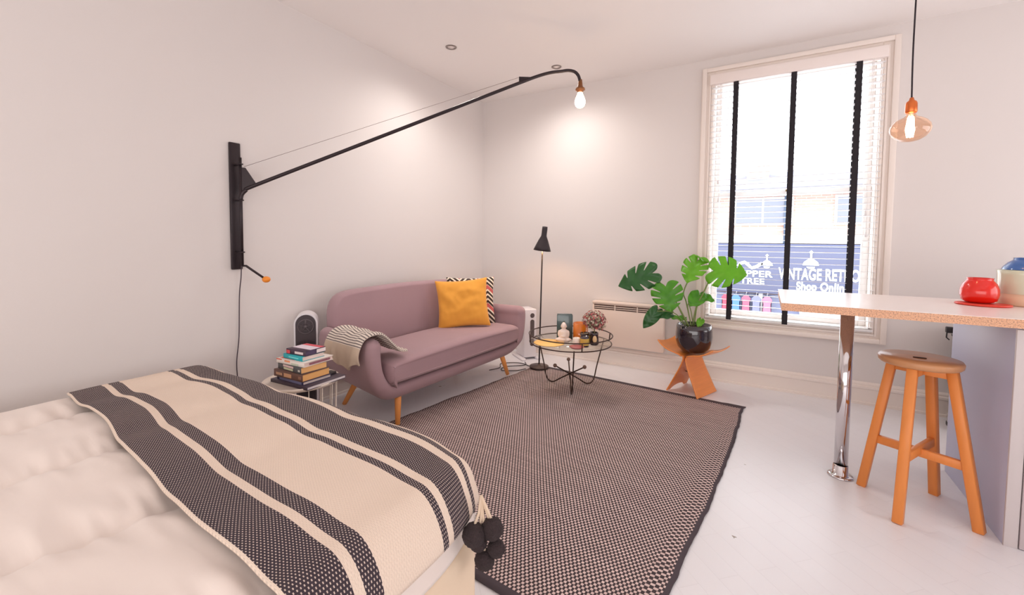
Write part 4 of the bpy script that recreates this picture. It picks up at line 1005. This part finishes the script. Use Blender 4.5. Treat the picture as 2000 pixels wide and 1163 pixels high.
# bin
bn = thing('pedal_bin', 'chrome pedal bin half hidden behind the grey cabinet', 'bin', (1.235, 3.93, 0))
obj('body', MB().lathe([(0, .015), (.148, .015), (.150, .02), (.150, .615), (.147, .618), (0, .618)], 48), mat('bin_chrome', (225, 220, 222), .12, 1.0), bn)
obj('base_rim', MB().lathe([(0, 0), (.150, 0), (.154, .004), (.154, .018), (.150, .02)], 48), mat('black_plastic2', (34, 30, 34), .4), bn)
obj('collar', MB().lathe([(.1505, .610), (.1525, .612), (.1525, .620), (.149, .622)], 48), mat('black_plastic2', (34, 30, 34), .4), bn)
obj('lid', MB().lathe([(.149, .622), (.151, .650), (.135, .668), (.08, .682), (0, .688)], 48), mat('bin_chrome', (225, 220, 222), .12, 1.0), bn)
hg = MB(); hg.box(-.185, -.145, -.018, .018, .632, .672, .006); hg.tube([(-.178, 0, .640), (-.180, 0, .60), (-.165, 0, .585)], .004, 8); obj('hinge', hg, mat('black_plastic2', (34, 30, 34), .4), bn)

# bar stool
bs = thing('bar_stool', 'pine bar stool with round seat tucked at the worktop', 'stool', (.625, 2.645, 0), 0)
PINE = mat('pine_leg', (226, 138, 66), .5, var=.12, vscale=5, coat=.1, stretch=(8, 8, .8))
PSEAT = mat('pine_seat', (196, 140, 96), .42, var=.14, vscale=5, coat=.25, stretch=(1.2, 7, 1))
SZ = .700
sd = MB(); sd.lathe([(0, SZ-.034), (.138, SZ-.034), (.146, SZ-.026), (.148, SZ-.010), (.143, SZ-.001), (.05, SZ-.004), (0, SZ-.005)], 56)
so_ = obj('seat', sd, PSEAT, bs)
obj('handle_slot', MB().rounded([(.024*math.cos(a)*(1), .007*math.sin(a)) for a in [2*PI*k/16 for k in range(16)]], 0, .004, .001, lambda a, b, d: Vector((a, b, SZ-.005+d))), mat('slot_dark', (60, 34, 24), .8), so_)
feet = [(.4415, 2.722), (.522, 2.430), (.735, 2.812), (.806, 2.530)]
tops = []
for (x, y) in feet:
    fx, fy = x-.615, y-2.645; tx, ty = fx*.50, fy*.50; tops.append((tx, ty))
    d_ = Vector((fx, fy, 0)).normalized()
    obj('leg', MB().beam((fx, fy, 0.0), (tx, ty, SZ-.034), .036, .036, .003, up=Vector((-d_.y, d_.x, 0))), PINE, bs)
def at(k, z): f_ = z/(SZ-.034); a = Vector((feet[k][0]-.615, feet[k][1]-2.645, 0)); b2_ = Vector((tops[k][0], tops[k][1], 0)); p = a.lerp(b2_, f_); p.z = z; return p
obj('stretcher', MB().beam(at(0, .262), at(3, .262), .022, .038, .002), PINE, bs)
obj('stretcher', MB().beam(at(1, .275), at(2, .275), .022, .040, .002), PINE, bs)
for a_, b_ in ((0, 3), (1, 2)): obj('cross_rail', MB().beam(at(a_, SZ-.055), at(b_, SZ-.055), .024, .040, .002), PINE, bs)

# kitchen things on the worktop
tr = thing('trivet', 'flat red round trivet under the red pot on the worktop', 'trivet', (.905, 2.925, KT1))
obj('disc', MB().lathe([(0, .0), (.082, 0), (.090, .004), (.088, .009), (.078, .010), (.07, .008), (0, .008)], 48, sx=1.08), mat('red_silicone', (226, 66, 48), .4), tr)
rp = thing('red_pot', 'round glossy red ceramic pot standing on the red trivet', 'pot', (.900, 2.955, KT1+.0105))
obj('body', MB().lathe([(0, 0), (.052, 0), (.072, .012), (.080, .040), (.078, .068), (.068, .092), (.056, .106), (.052, .112), (.056, .120), (.050, .120), (.047, .110), (.06, .08), (.06, .02), (0, .015)], 48), mat('red_glaze', (222, 30, 16), .16, coat=.4), rp); rp.scale = (.86, .86, 1.0)
cr_ = thing('utensil_crock', 'two tone cream and sage green ceramic crock at the right edge', 'crock', (1.068, 3.02, KT1))
CG = mat('sage_glaze', (206, 208, 184), .18, coat=.8)
obj('upper_body', MB().lathe([(.086, .058), (.087, .060), (.088, .150), (.092, .172), (.088, .172), (.083, .15), (.082, .06)], 48), CG, cr_)
obj('lower_body', MB().lathe([(0, 0), (.078, 0), (.086, .008), (.086, .058), (.082, .058), (0, .05)], 48), mat('biscuit_clay', (224, 190, 160), .6), cr_)
bc = thing('blue_bowl', 'blue ceramic bowl upside down on the cream and sage crock', 'bowl', (1.085, 3.02, KT1+.173))
obj('body', MB().lathe([(.092, 0), (.088, .012), (.072, .034), (.058, .045), (.054, .048), (.054, .058), (.045, .058), (.045, .05), (0, .05)], 40), mat('blue_glaze', (44, 96, 168), .2, coat=.8), bc)
bpy.context.view_layer.update()
